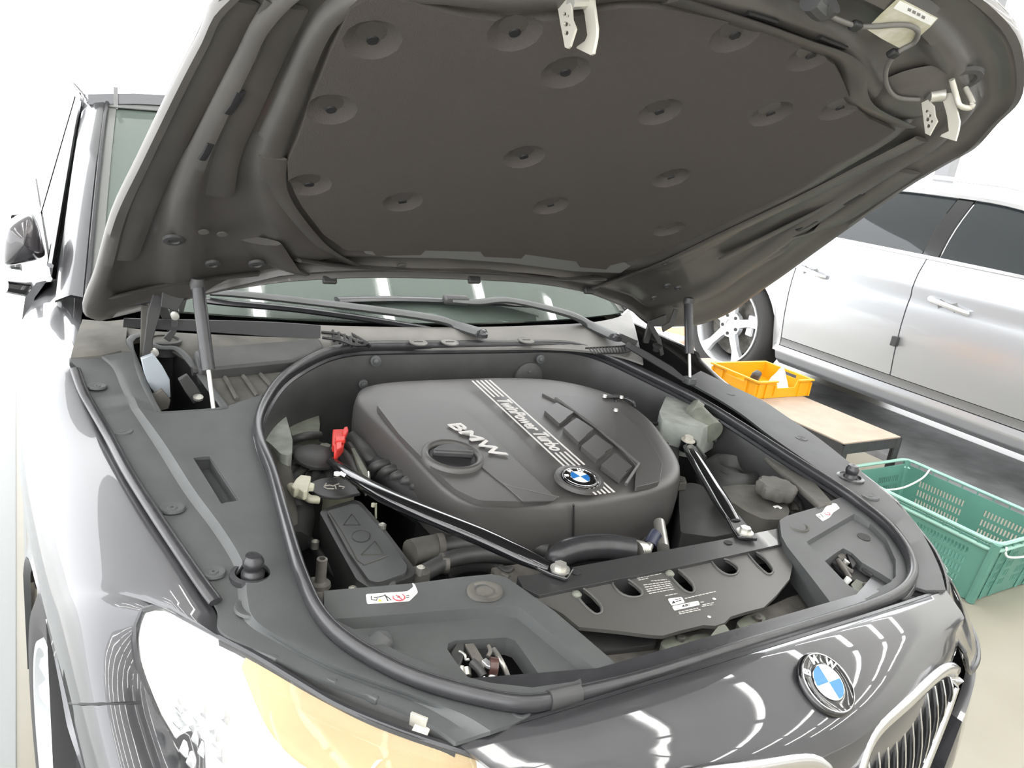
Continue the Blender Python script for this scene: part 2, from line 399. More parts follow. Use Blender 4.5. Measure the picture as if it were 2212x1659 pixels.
# body bulk beyond, bonnet and tail
bm = bmesh.new(); box(bm, (4.62, 2.0, .72), (1.55, 4.7, .86)); obj('underbody', bm, BLACK, sc, smooth=0)
bm = bmesh.new(); sheet(bm, [[(3.75 + .1 * (i / 8), .05 + .0 * i, 0) for i in (0,)] + [(x, y, 1.19 - .12 * (1.1 - y) ** 2 * 1.2 + .05 * math.sin((x - 3.7) / 1.85 * math.pi)) for x in (3.76, 4.1, 4.6, 5.1, 5.5)] for y in fr_(0, 1.1, 8)], (0, 0, -.02)) if False else sheet(bm, [[(x, y, 1.17 - .16 * (1.1 - y) ** 2 + .05 * math.sin((x - 3.7) / 1.85 * math.pi)) for x in (3.78, 4.1, 4.6, 5.1, 5.5)] for y in fr_(0.02, 1.1, 8)], (0, 0, -.02))
obj('bonnet', bm, SILVER, sc)
bm = bmesh.new(); sheet(bm, [[(3.86 + 1.5 * u, 1.1 - .0 * u + .55 * (k / 6), 1.18 + .36 * (k / 6)) for u in (0, .2, .5, .8, 1)] for k in range(7)], (0, .02, 0)); obj('windscreen', bm, GLASSD, sc)
bm = bmesh.new(); sheet(bm, [[(3.8 + 1.6 * u, 4.7 - (z - 1.2) * .5 * (z > 1.2) + .05 * math.sin(math.pi * u), z) for u in (0, .25, .5, .75, 1)] for z in (.36, .7, 1.0, 1.2, 1.5)], (0, -.02, 0)); obj('tailgate', bm, SILVER, sc)
bm = bmesh.new(); sheet(bm, [[(3.86 + 1.5 * u, .0 - .12 * math.sin(math.pi * u), z) for u in (0, .25, .5, .75, 1)] for z in (.3, .6, .9, 1.0)], (0, .03, 0)); obj('front_bumper', bm, SILVER, sc)
def wheel(parent, c, R, rim, side, spokes=5, width=.22, tilt=0, lbl=None, twin=False, steer=0.):
    c = Vector(c); ax = Vector((side * math.cos(steer), side * math.sin(steer), 0)); hh = Vector((-math.sin(steer), math.cos(steer), 0))
    w = .5 * width
    bm = bmesh.new(); lathe(bm, c, ax, [(rim, -w), (R - .03, -w), (R, -w * .75), (R, w * .6), (R - .02, w * .88), (R - .05, w * 1.0), (rim + .02, w * .97), (rim, w * .88), (rim, -w)], 56, cap=False)
    t = obj('wheel', bm, TYRE, parent, label=lbl)
    bm = bmesh.new(); lathe(bm, c, ax, [(rim + .004, w * .9), (rim, w * .99), (rim - .012, w * .98), (rim - .022, w * .8), (rim - .03, w * .3), (rim - .03, -w * .8)], 56, cap=False); obj('rim', bm, ALLOY, t)
    bm = bmesh.new()
    for k in range(spokes):
        a = 2 * math.pi * k / spokes + tilt; u = hh * math.cos(a) + Vector((0, 0, math.sin(a))); v = ax.cross(u)
        for sg in ((-1, 1) if twin else (0,)):
            w0, w1 = (.018, .014) if twin else (.036, .040)
            o0 = sg * (.022); o1 = sg * .045
            rows = []
            for r, hw, h, oo in ((.05, w0 * 1.3, w * .55, o0), (rim * .35, w0, w * .72, o0), (rim * .7, w1 * .8, w * .80, (o0 + o1) / 2), (rim - .015, w1 * 1.35, w * .93, o1)):
                rows.append([c + u * r + v * (oo - hw) + ax * (h - .03), c + u * r + v * (oo - hw * .8) + ax * h, c + u * r + v * (oo + hw * .8) + ax * h, c + u * r + v * (oo + hw) + ax * (h - .03)])
            V = grid(bm, rows, closed_u=True)
    obj('spokes', bm, ALLOY, t)
    bm = bmesh.new(); lathe(bm, c, ax, [(rim * .36, w * .35), (rim * .33, w * .62), (rim * .13, w * .66), (rim * .11, w * .62), (.0, w * .62)], 30); obj('hub', bm, ALLOY, t)
    bm = bmesh.new()
    for k in range(5):
        a = 2 * math.pi * (k + .5) / 5 + tilt; lathe(bm, c + (hh * math.cos(a) + Vector((0, 0, math.sin(a)))) * (rim * .24) + ax * (w * .645), ax, [(rim * .045, 0), (rim * .045, .004), (.0, .004)], 12)
    obj('bolt_holes', bm, BLACK, t)
    bm = bmesh.new(); lathe(bm, c, ax, [(rim * .78, -w * .2), (rim * .78, w * .05), (.08, w * .08), (0, w * .08)], 40); obj('brake_disc', bm, DIRT, t)
    bm = bmesh.new(); lathe(bm, c, ax, [(rim - .02, -w * .6), (0, -w * .6)], 30); obj('inner_barrel', bm, BLACK, t)
    bm = bmesh.new(); box(bm, c + ax * (w * .15) + Vector((0, -rim * .55, .03)), (.05, .07, .16)); obj('caliper', bm, ALLOY, t, bevel=.01)
    return t
wheel(sc, (3.80, 3.77, .42), .415, .305, -1, 5, .24, .35)
wheel(sc, (3.84, .93, .42), .415, .305, -1, 5, .24, .1)
wheel(sc, (5.38, 3.77, .42), .415, .305, 1, 5, .24, .35); wheel(sc, (5.38, .93, .42), .415, .305, 1, 5, .24, .1)

# ------------------------------------------------------------------ low table, yellow crate and contents, green crate
tb = thing('low_table', 'long low table with pale plywood top and black iron frame between the cars', 'table', (2.55, 2.35, 0))
TX0, TX1, TY0, TY1, TZ = 2.29, 2.75, 1.655, 3.0, .40
obj('tabletop', box(bmesh.new(), ((TX0 + TX1) / 2, (TY0 + TY1) / 2, TZ - .006), (TX1 - TX0 - .012, TY1 - TY0 - .012, .014)), WOOD, tb, bevel=.001)
for nm, c, s in (('rail', (TX0 + .004, 0, 0), 'y'), ('rail', (TX1 - .004, 0, 0), 'y'), ('rail', (0, TY0 + .004, 0), 'x'), ('rail', (0, TY1 - .004, 0), 'x')):
    cc, ss = ((c[0], (TY0 + TY1) / 2, TZ - .03), (.008, TY1 - TY0, .05)) if s == 'y' else (((TX0 + TX1) / 2, c[1], TZ - .03), (TX1 - TX0, .008, .05))
    obj(nm, box(bmesh.new(), cc, ss), IRON, tb, smooth=0)
for x in (TX0 + .02, TX1 - .02):
    for y in (TY0 + .02, TY1 - .02):
        bm = bmesh.new(); sx = 1 if x < 2.5 else -1; sy = 1 if y < 2.3 else -1
        box(bm, (x - sx * .018, y, .195), (.006, .045, .39)); box(bm, (x, y - sy * .018, .195), (.045, .006, .39)); obj('leg', bm, IRON, tb, smooth=0)
yc = thing('crate', 'yellow plastic crate with a notched end standing on the plywood table', 'crate', (2.58, 2.42, TZ + .002))
Y0, Y1, X0, X1, YB, YT = 2.265, 2.60, 2.355, 2.785, TZ + .002, TZ + .10
obj('crate_floor', box(bmesh.new(), ((X0 + X1) / 2, (Y0 + Y1) / 2, YB + .004), (X1 - X0 - .01, Y1 - Y0 - .01, .008)), YELC, yc, smooth=0)
def wallp(name, loops, off, mt, par): return plate(name, loops, off, mt, par, smooth=0, bevel=.0015)
wallp('end_wall', [[(X0, Y0, YB), (X1, Y0, YB), (X1, Y0, YT), (X0 + .32, Y0, YT), (X0 + .30, Y0, YT - .045), (X0 + .16, Y0, YT - .045), (X0 + .14, Y0, YT), (X0, Y0, YT)]], (0, .006, 0), YELC, yc)
wallp('end_wall', [[(X0, Y1, YB), (X1, Y1, YB), (X1, Y1, YT), (X0, Y1, YT)]], (0, -.006, 0), YELC, yc)
for x, s in ((X0, 1), (X1, -1)): wallp('side_wall', [[(x, Y0, YB), (x, Y1, YB), (x, Y1, YT), (x, Y0, YT)], [(x, Y0 + .10, YT - .03), (x, Y0 + .10, YT - .012), (x, Y0 + .23, YT - .012), (x, Y0 + .23, YT - .03)]], (s * .006, 0, 0), YELC, yc)
for y in (Y0, Y0 + .07, Y0 + .25, Y1 - .01): obj('rib', box(bmesh.new(), (X0 - .004, y + .006, (YB + YT) / 2 - .008), (.008, .012, YT - YB - .02)), YELC, yc, smooth=0)
for x in (X0, X0 + .06, X0 + .13, X0 + .33, X1 - .01): obj('rib', box(bmesh.new(), (x + .006, Y0 - .004, (YB + YT) / 2 - .008), (.012, .008, YT - YB - .04 if X0 + .1 < x < X0 + .3 else YT - YB - .02)), YELC, yc, smooth=0)
bm = bmesh.new(); box(bm, (X0 - .006, (Y0 + Y1) / 2, YT - .004), (.014, Y1 - Y0 + .02, .008)); box(bm, (X1 + .006, (Y0 + Y1) / 2, YT - .004), (.014, Y1 - Y0 + .02, .008)); box(bm, ((X0 + X1) / 2, Y1 + .006, YT - .004), (X1 - X0, .014, .008))
box(bm, (X0 + .07, Y0 - .006, YT - .004), (.145, .014, .008)); box(bm, (X1 - .055, Y0 - .006, YT - .004), (.115, .014, .008)); obj('rim', bm, YELC, yc, smooth=0)
bm = bmesh.new(); box(bm, (2.53, 2.44, YB + .058), (.085, .045, .075), Matrix.Rotation(.5, 3, 'Z') @ Matrix.Rotation(.25, 3, 'X'))
tag(obj('black_connector', bm, PLASTD, bevel=.014), 'rounded black plastic block lying in the yellow crate', 'plastic part')
bm = bmesh.new(); rows = []
for i in range(13):
    a = i / 12 * 2 * math.pi; rows.append([Vector((2.68 + math.cos(a) * r * .75 * (1 + .22 * math.sin(3 * a + r * 20)), 2.39 + math.sin(a) * r * .75 * (1 + .2 * math.cos(4 * a)), YB + .012 + h * (1 + .25 * math.sin(5 * a)))) for r, h in ((.085, 0), (.07, .03), (.045, .055), (.02, .085), (.0, .10))])
grid(bm, rows); tag(obj('rag', bm, CLOTH, smooth=80), 'crumpled white cloth sticking up in the yellow crate', 'cloth')
gc = thing('basket', 'large green plastic basket with slotted sides and white wire handles on the floor', 'basket', (2.52, 1.22, 0))
GX0, GX1, GY0, GY1, GZ = 2.27, 2.79, .90, 1.62, .29
def gp(u, v, z):                           # u,v in -1..1 around the plan, tapering to the floor
    k = .90 + .10 * (z / GZ); return Vector(((GX0 + GX1) / 2 + u * (GX1 - GX0) / 2 * k, (GY0 + GY1) / 2 + v * (GY1 - GY0) / 2 * k, z))
def gwall(a, b, n, holes):
    o = plate('basket_wall', [[gp(*a, .004), gp(*b, .004), gp(*b, GZ - .02), gp(*a, GZ - .02)]], Vector(n) * .006, GREENC, gc, smooth=0)
    cu = []
    for s0, z0 in holes:
        q = .007
        c_ = lambda s, z: gp(a[0] + (b[0] - a[0]) * s, a[1] + (b[1] - a[1]) * s, z)
        L = ((gp(*b, .1) - gp(*a, .1)).length); d = .0045 / L
        cu.append([[c_(s0 - d, z0) - Vector(n) * .03, c_(s0 + d, z0) - Vector(n) * .03, c_(s0 + d, z0 + .03) - Vector(n) * .03, c_(s0 - d, z0 + .03) - Vector(n) * .03], Vector(n) * .08])
    bmc = bmesh.new()
    for l, of in cu: prism(bmc, l and [l], of)
    bmesh.ops.recalc_face_normals(bmc, faces=bmc.faces[:]); me = bpy.data.meshes.new('c'); bmc.to_mesh(me); bmc.free(); c = bpy.data.objects.new('c', me); COL.objects.link(c)
    md = o.modifiers.new('b', 'BOOLEAN'); md.operation = 'DIFFERENCE'; md.object = c; md.solver = 'EXACT'
    dg = bpy.context.evaluated_depsgraph_get(); dg.update(); nm = bpy.data.meshes.new_from_object(o.evaluated_get(dg)); o.modifiers.clear(); o.data = nm
    bpy.data.objects.remove(c); return o
hs_long = [(.10 + .022 * i, z) for z in (.055, .10, .145, .19) for i in range(15)] + [(.56 + .022 * i, z) for z in (.055, .10, .145, .19) for i in range(15)]
hs_end = [(.12 + .03 * i, z) for z in (.055, .10, .145, .19) for i in range(11)] + [(.56 + .03 * i, z) for z in (.055, .10, .145, .19) for i in range(11)]
gwall((-1, 1), (-1, -1), (1, 0, 0), hs_long); gwall((1, -1), (1, 1), (-1, 0, 0), hs_long)
gwall((-1, -1), (1, -1), (0, 1, 0), hs_end); gwall((1, 1), (-1, 1), (0, -1, 0), hs_end)
plate('basket_floor', [[gp(-1, -1, .004), gp(1, -1, .004), gp(1, 1, .004), gp(-1, 1, .004)]], (0, 0, .006), GREENC, gc, smooth=0)
bm = bmesh.new()
for z, e in ((GZ, 1.02), (GZ - .035, 1.015)):
    c4 = rnd([gp(-e, -e, z), gp(e, -e, z), gp(e, e, z), gp(-e, e, z)], .05, 6); tube(bm, c4, .008, 6, closed=True)
obj('rim', bm, mat('pale_green_rim', (.30, .50, .43), .45), gc)
bm = bmesh.new()
for u, v in [(-1, q / 5) for q in range(-4, 5)] + [(q / 4, -1) for q in range(-3, 4)] + [(1, q / 5) for q in range(-4, 5)]:
    a = gp(u * 1.015, v * 1.015, GZ - .033); b = gp(u * 1.02, v * 1.02, GZ); obj('rim_rib', tube(bmesh.new(), [a, b], .004, 4), GREENC, gc)
for u, v in ((-1, -1), (1, -1), (-1, 1), (1, 1)): obj('corner_post', tube(bmesh.new(), [gp(u * .995, v * .995, .005), gp(u * .995, v * .995, GZ)], .018, 8), GREENC, gc)
for u in (-.75, -.45, .45, .75): obj('wall_rib', tube(bmesh.new(), [gp(u, -1.01, .01), gp(u, -1.01, GZ - .04)], .006, 4), GREENC, gc)
bm.free()
WIREM = mat('white_coated_wire', (.75, .78, .74), .4)
for v, dz in ((-1.05, 0), (1.0, 0)):
    pts = [gp(-.85, v, GZ - .01), gp(-.8, v * 1.03, GZ - .05), gp(-.3, v * 1.04, GZ - .075), gp(.3, v * 1.04, GZ - .075), gp(.8, v * 1.03, GZ - .05), gp(.85, v, GZ - .01)]
    if v > 0: pts = [gp(-.98, .45, GZ), gp(-.7, .50, GZ - .03), gp(0, .55, GZ - .045), gp(.7, .62, GZ - .03), gp(.98, .66, GZ)]
    bm = bmesh.new(); tube(bm, pts, .0045, 8, smooth=5); obj('wire_handle', bm, WIREM, gc, label='white wire carrying handle')

# ================================================================== the dark car with its bonnet open
car = thing('car', 'dark graphite car in front with its bonnet raised over the engine bay', 'car', (0, 2.3, 0))
S_ = lambda lst: [Vector(p) for p in lst]
# ---- front fenders
EPX = [(150, 770), (158, 805), (172, 845), (200, 900), (226, 950), (270, 1030), (330, 1125), (385, 1210), (442, 1313), (468, 1371)]
E3 = [D(a, b, -.004) for a, b in EPX]
HT = [(310, 1318, .845), (350, 1310, .85), (400, 1335, .853), (468, 1371, .856), (560, 1420, .852), (650, 1475, .846), (740, 1527, .84), (870, 1580, .832), (985, 1618, .822), (1105, 1659, .80)]
HB = [(310, 1318, .845), (290, 1370, .815), (300, 1450, .775), (320, 1500, .752), (345, 1560, .73), (380, 1659, .69)]
HT3 = [P(a, b, z=c) for a, b, c in HT]; HB3 = [P(a, b, z=c) for a, b, c in HB] + S_([(-.775, .345, .685), (-.72, .27, .68), (-.64, .215, .68), (-.56, .185, .69), (-.49, .165, .72), (-.45, .165, .77)])
inner = [Vector((-.79, 2.1, 1.02)), Vector((-.815, 1.75, 1.0))] + E3 + [HT3[2], HT3[1], HT3[0]] + HB3[1:5] + [HB3[5].lerp(HB3[6], .3)]
yfl = [2.1, 1.76] + [max(p.y, .80 + .03 * (len(E3) - i)) for i, p in enumerate(E3)] + [.775, .745, .71] + [.63, .53, .46, .40, .35]
XSL = [(-.2, .45), (.08, .48), (.14, .57), (.20, .66), (.28, .765), (.37, .845), (.5, .875), (.62, .893), (.9, .927), (1.2, .947), (1.5, .95), (9, .95)]
def xs(y):
    for (a, b), (c, d) in zip(XSL, XSL[1:]):
        if y <= c: return -(b + (d - b) * (y - a) / (c - a))
    return -.95
def archz(y, zb): return .35 + math.sqrt(max(.385 ** 2 - (y - .887) ** 2, 0)) if abs(y - .887) < .385 and .35 + math.sqrt(max(.385 ** 2 - (y - .887) ** 2, 0)) > zb else zb
def fsec(p0, yf, x1=None):
    x1 = x1 if x1 is not None else xs(yf); zc = min(p0.z - .12, .78); zb = archz(yf, .30 if yf > .95 else .655); q = []
    for i in range(11):
        a = i / 10 * math.pi / 2; ca, sa = math.cos(a) ** .75, math.sin(a) ** .9
        q.append(Vector((p0.x + (x1 - p0.x) * sa, p0.y + (yf - p0.y) * sa, zc + (p0.z - zc) * ca)))
    if zc <= zb: zb = zc - .01
    for i in range(1, 7):
        t = i / 6; q.append(Vector((x1 + .012 * math.sin(math.pi * t), yf, zc + (zb - zc) * t)))
    return q
ii = resample(cr(inner[:12], 6), 46) + cr(inner[11:], 5)[1:]
yy = []
k0 = resample(cr([Vector((y, 0, 0)) for y in yfl[:12]], 6), 46); yy = [v.x for v in k0] + [v.x for v in cr([Vector((y, 0, 0)) for y in yfl[11:]], 5)[1:]]
rowsF = [fsec(p, y) for p, y in zip(ii, yy)]
for _ in range(30):
    new = [[v.copy() for v in r] for r in rowsF]
    for i in range(1, len(rowsF) - 1):
        for k in range(1, 11):
            w_ = .5 * min(1, k / 4); new[i][k] = rowsF[i][k] * (1 - w_) + (rowsF[i - 1][k] + rowsF[i + 1][k]) * (w_ / 2)
    rowsF = new
for side in (1, -1):
    R_ = rowsF if side == 1 else [[mir(p) for p in r] for r in rowsF]
    bm = bmesh.new(); sheet(bm, R_, (side * .012, 0, -.004)); obj('front_fender', bm, PAINT, car, smooth=50)
from mathutils.bvhtree import BVHTree
nF = len(rowsF[0]); BF = BVHTree.FromPolygons([p for r in rowsF for p in r], [(i * nF + j, i * nF + j + 1, (i + 1) * nF + j + 1, (i + 1) * nF + j) for i in range(len(rowsF) - 1) for j in range(nF - 1)])
gp_ = [BF.ray_cast(CAM, ray(a, b).normalized())[0] for a, b in ((150, 1520), (180, 1521), (215, 1521), (250, 1520), (280, 1519), (302, 1518))]
gp_ = [p for p in gp_ if p is not None and p.y > .2]
if len(gp_) > 2:
    for side in (1, -1):
        bm = bmesh.new(); tube(bm, [p if side == 1 else mir(p) for p in gp_], .0022, 6); obj('panel_gap', bm, BLACK, car)
# doors, quarter and sill behind the fender
def bsec(y, z0=.30):
    z1 = 1.02 + .02 * (y - 2); return [Vector((-.865, y, z1)), Vector((-.90, y, z1 - .01)), Vector((-.925, y, z1 - .05)), Vector((-.937, y, z1 - .13)), Vector((-.945, y, .80)), Vector((-.95, y, .68)), Vector((-.945, y, .5)), Vector((-.93, y, .36)), Vector((-.90, y, z0))]
def bpanel(name, y0, y1, side):
    rows = [[(p if side == 1 else mir(p)) for p in bsec(y0 + (y1 - y0) * i / 10)] for i in range(11)]
    bm = bmesh.new(); sheet(bm, rows, (side * .02, 0, 0)); return obj(name, bm, PAINT, car, smooth=40)
for side in (1, -1):
    d1 = bpanel('front_door', 1.87, 2.84, side); d2 = bpanel('rear_door', 2.85, 3.70, side); bpanel('rear_quarter_panel', 3.71, 4.9, side)
    for d, y in ((d1, 2.70), (d2, 3.55)):
        bm = bmesh.new(); tube(bm, [(-side * .93, y - .1, .9), (-side * .965, y - .08, .9), (-side * .97, y + .08, .905), (-side * .93, y + .1, .905)], .012, 8, smooth=3); obj('door_handle', bm, PAINT, d)
# ---- greenhouse: windscreen, pillars, roof, side glass
def sm(p, side): return Vector((p[0] * side, p[1], p[2]))
def wsrow(t):                              # t 0 base .. 1 header
    r = []
    for i in range(17):
        u = -1 + i / 8; bx = .80 - .12 * t
        r.append(Vector((u * bx, 1.47 + .90 * t + (.16 - .04 * t) * u * u, 1.015 + .475 * t + .03 * math.sin(math.pi * t) - .03 * t * u * u)))
    return r
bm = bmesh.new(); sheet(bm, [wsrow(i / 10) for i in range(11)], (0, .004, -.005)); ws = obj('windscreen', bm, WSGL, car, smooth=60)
bm = bmesh.new(); sheet(bm, [[p + Vector((0, 2e-3 - .010, .007)) for p in wsrow(t)] for t in (.92, .96, 1.0)], (0, .002, -.003)); obj('shade_band', bm, mat('glass_frit', (.16, .165, .16), .3), ws)
bm = bmesh.new()
for side in (1, -1):
    e = [wsrow(i / 10)[0 if side == 1 else -1] for i in range(11)]
    obj('frit_edge', sheet(bmesh.new(), [[p + Vector((side * k * .022, -.004, .005 + .002 * k)) for k in (0, 1)] for p in e], (0, .003, -.003)), mat('frit_edge', (.13, .135, .13), .3), ws)
bm.free()
for side in (1, -1):
    rows = []
    for i in range(11):
        p = wsrow(i / 10)[0]; a = Vector((-.865, 1.66 + .87 * i / 10, 1.02 + .45 * i / 10)) if True else p
        a = Vector((p.x - .065, p.y + .07, p.z - .012)); rows.append([sm(q, side) for q in (p + Vector((0, 0, .002)), p + Vector((-.012, 0, .014)), p + Vector((-.035, .02, .014)), a)])
    bm = bmesh.new(); sheet(bm, rows, (0, .02, -.01)); obj('window_pillar', bm, PAINT, car, smooth=60)
    bm = bmesh.new(); tube(bm, [sm(wsrow(i / 10)[0] + Vector((-.004, -.004, .012)), side) for i in range(11)], .006, 6); obj('windscreen_trim', bm, RUBBER, car)
def rl(y): return Vector((-.742 + (.02 if y > 3.9 else 0), y, 1.463 + .075 * math.sin(min(1, (y - 2.4) / 2.2) * math.pi * .62)))
rows = []
for i in range(17):
    y = 2.44 + 2.2 * i / 16; a = rl(y); rows.append([Vector((a.x + k * (-2 * a.x), a.y - (.12 * math.sin(math.pi * k) if i == 0 else 0), a.z + .055 * math.sin(math.pi * k) ** .7)) for k in [j / 12 for j in range(13)]])
bm = bmesh.new(); sheet(bm, rows, (0, 0, -.03)); rf = obj('roof', bm, PAINT, car, smooth=60)
bm = bmesh.new(); box(bm, P(249, 216, y=2.43), (.012, .03, .075)); obj('roof_ditch_trim', bm, CHROME, rf)
for side in (1, -1):
    def gl_(y, t):
        a = Vector((-.868, y, 1.03 + .02 * (y - 2))); b = rl(max(y, 2.44)) + Vector((-.012, 0, -.03)); b.y = y
        if y < 2.56: b = Vector((-.868, y, 1.04)).lerp(rl(2.56) + Vector((-.012, 0, -.03)), max((y - 1.80) / .76, .02)); b.y = y
        return sm(a.lerp(b, t), side)
    for nm, a, b in (('front_window', 1.83, 2.80), ('rear_window', 2.88, 3.72)):
        bm = bmesh.new(); sheet(bm, [[gl_(a + (b - a) * i / 12, j / 5) for j in range(6)] for i in range(13)], (side * .01, 0, 0)); obj(nm, bm, SIDEG, car, smooth=60)
    bm = bmesh.new(); sheet(bm, [[gl_(y, j / 5) + Vector((-side * .002, 0, 0)) for j in range(6)] for y in (2.80, 2.88)], (side * .01, 0, 0)); obj('window_pillar', bm, GLOSS, car)
    bm = bmesh.new(); sheet(bm, [[gl_(3.72 + i * .25, j / 5) for j in range(6)] for i in range(4)], (side * .01, 0, 0)); obj('window_pillar', bm, PAINT, car)
    bm = bmesh.new(); tube(bm, [gl_(y, 1) + Vector((-side * .006, 0, .004)) for y in (1.83, 2.0, 2.2, 2.4, 2.56, 2.8, 3.1, 3.4, 3.72)], .008, 6, smooth=2); obj('window_trim', bm, CHROME, car)
    bm = bmesh.new(); tube(bm, [gl_(y, 0) + Vector((-side * .006, 0, 0)) for y in (1.83, 2.4, 3.1, 3.72)], .009, 6); obj('window_trim', bm, CHROME, car)
# mirrors
for side in (1, -1):
    MP = [(6, 500), (14, 488), (36, 473), (64, 461), (76, 470), (88, 500), (96, 540), (104, 556), (80, 566), (40, 574), (8, 580), (1, 562)]
    mo = [sm(P(a_, b_, y=1.88), side) for a_, b_ in MP]; mc = sum(mo, Vector()) / len(mo)
    bm = bmesh.new(); grid(bm, [[mc.lerp(p, f) + Vector((0, dy, 0)) for p in mo] for f, dy in ((.0, -.035), (.45, -.032), (.8, -.018), (.97, .004), (1.0, .03), (.98, .085), (.9, .10), (0, .10))], closed_u=True)
    mr = obj('mirror', bm, mat('mirror_shell_paint', (.03, .027, .030), .2, .3, 1.0) if side == 1 else MATS['mirror_shell_paint'], car, smooth=80, subd=1)
    bm = bmesh.new(); tube(bm, [sm(Vector(p), side) for p in ((-.965, 1.92, .985), (-.91, 1.94, .975), (-.86, 1.98, .98))], [.02, .026, .03], 10, smooth=3, sy=.8); obj('mirror_foot', bm, GLOSS, mr)
# wheels
for x, y, s in ((-.805, .887, -1), (.805, .887, 1), (-.82, 3.957, -1), (.82, 3.957, 1)):
    wheel(car, (x, y, .35), .35, .243, s, 5, .22, .3, twin=True, steer=.10 if y < 2 else 0)
for side in (1, -1):
    bm = bmesh.new(); rows = []
    for i in range(25):
        a = -.5 + (math.pi + 1.0) * i / 24; rows.append([sm(Vector((x, .887 + .38 * math.cos(a), .35 + .38 * math.sin(a))), side) for x in (-.915, -.62)])
    grid(bm, rows); obj('wheel_arch_liner', bm, BLACK, car)
bm = bmesh.new(); box(bm, (0, 2.95, .50), (1.7, 2.6, .5)); obj('cabin_floor_tub', bm, BLACK, car, smooth=0)
DASH = mat('dashboard_vinyl', (.050, .046, .044), .6); SEATM = mat('grey_leather', (.10, .098, .095), .5)
bm = bmesh.new(); sheet(bm, [[(u * .78, 1.66 + y_ + .10 * u * u, z_) for u in (-1, -.6, -.2, .2, .6, 1)] for y_, z_ in ((0, .99), (.15, 1.01), (.35, 1.02), (.50, 1.0), (.56, .92), (.58, .75))], (0, 0, -.02)); dash = obj('dashboard', bm, DASH, car, smooth=60)
bm = bmesh.new(); pts = [Vector((.37 + .19 * math.cos(k * math.pi / 12), 2.36 - .06 * math.sin(k * math.pi / 12), .95 + .18 * math.sin(k * math.pi / 12))) for k in range(24)]; tube(bm, pts, .014, 8, closed=True); obj('steering_wheel', bm, BLACK, dash)
for sx_ in (-.38, .38):
    bm = bmesh.new(); box(bm, (sx_, 2.95, .90), (.48, .13, .62), Matrix.Rotation(-.22, 3, 'X')); st = obj('seat', bm, SEATM, car, bevel=.05)
    bm = bmesh.new(); box(bm, (sx_, 3.05, 1.30), (.27, .10, .18), Matrix.Rotation(-.15, 3, 'X')); obj('headrest', bm, SEATM, st, bevel=.035)
bm = bmesh.new(); box(bm, (0, 3.85, .88), (1.4, .14, .62), Matrix.Rotation(-.25, 3, 'X')); obj('rear_bench', bm, SEATM, car, bevel=.05)
bm = bmesh.new(); box(bm, (0.02, 2.30, 1.405), (.22, .03, .065)); obj('interior_mirror', bm, BLACK, car, bevel=.015)
# seats and cabin hints behind the glass are too dark to show; rear end
bm = bmesh.new(); sheet(bm, [[(u * .84, 4.9 + .08 * math.cos(u * 1.5), z) for u in (-1, -.6, -.2, .2, .6, 1)] for z in (.3, .6, .9, 1.05)], (0, -.03, 0)); tg = obj('tailgate', bm, PAINT, car)
bm = bmesh.new(); sheet(bm, [[(u * (.80 - .12 * t), 4.94 - .30 * t, 1.05 + .45 * t) for u in (-1, -.5, 0, .5, 1)] for t in (0, .5, 1)], (0, -.01, 0)); obj('rear_screen', bm, SIDEG, tg)

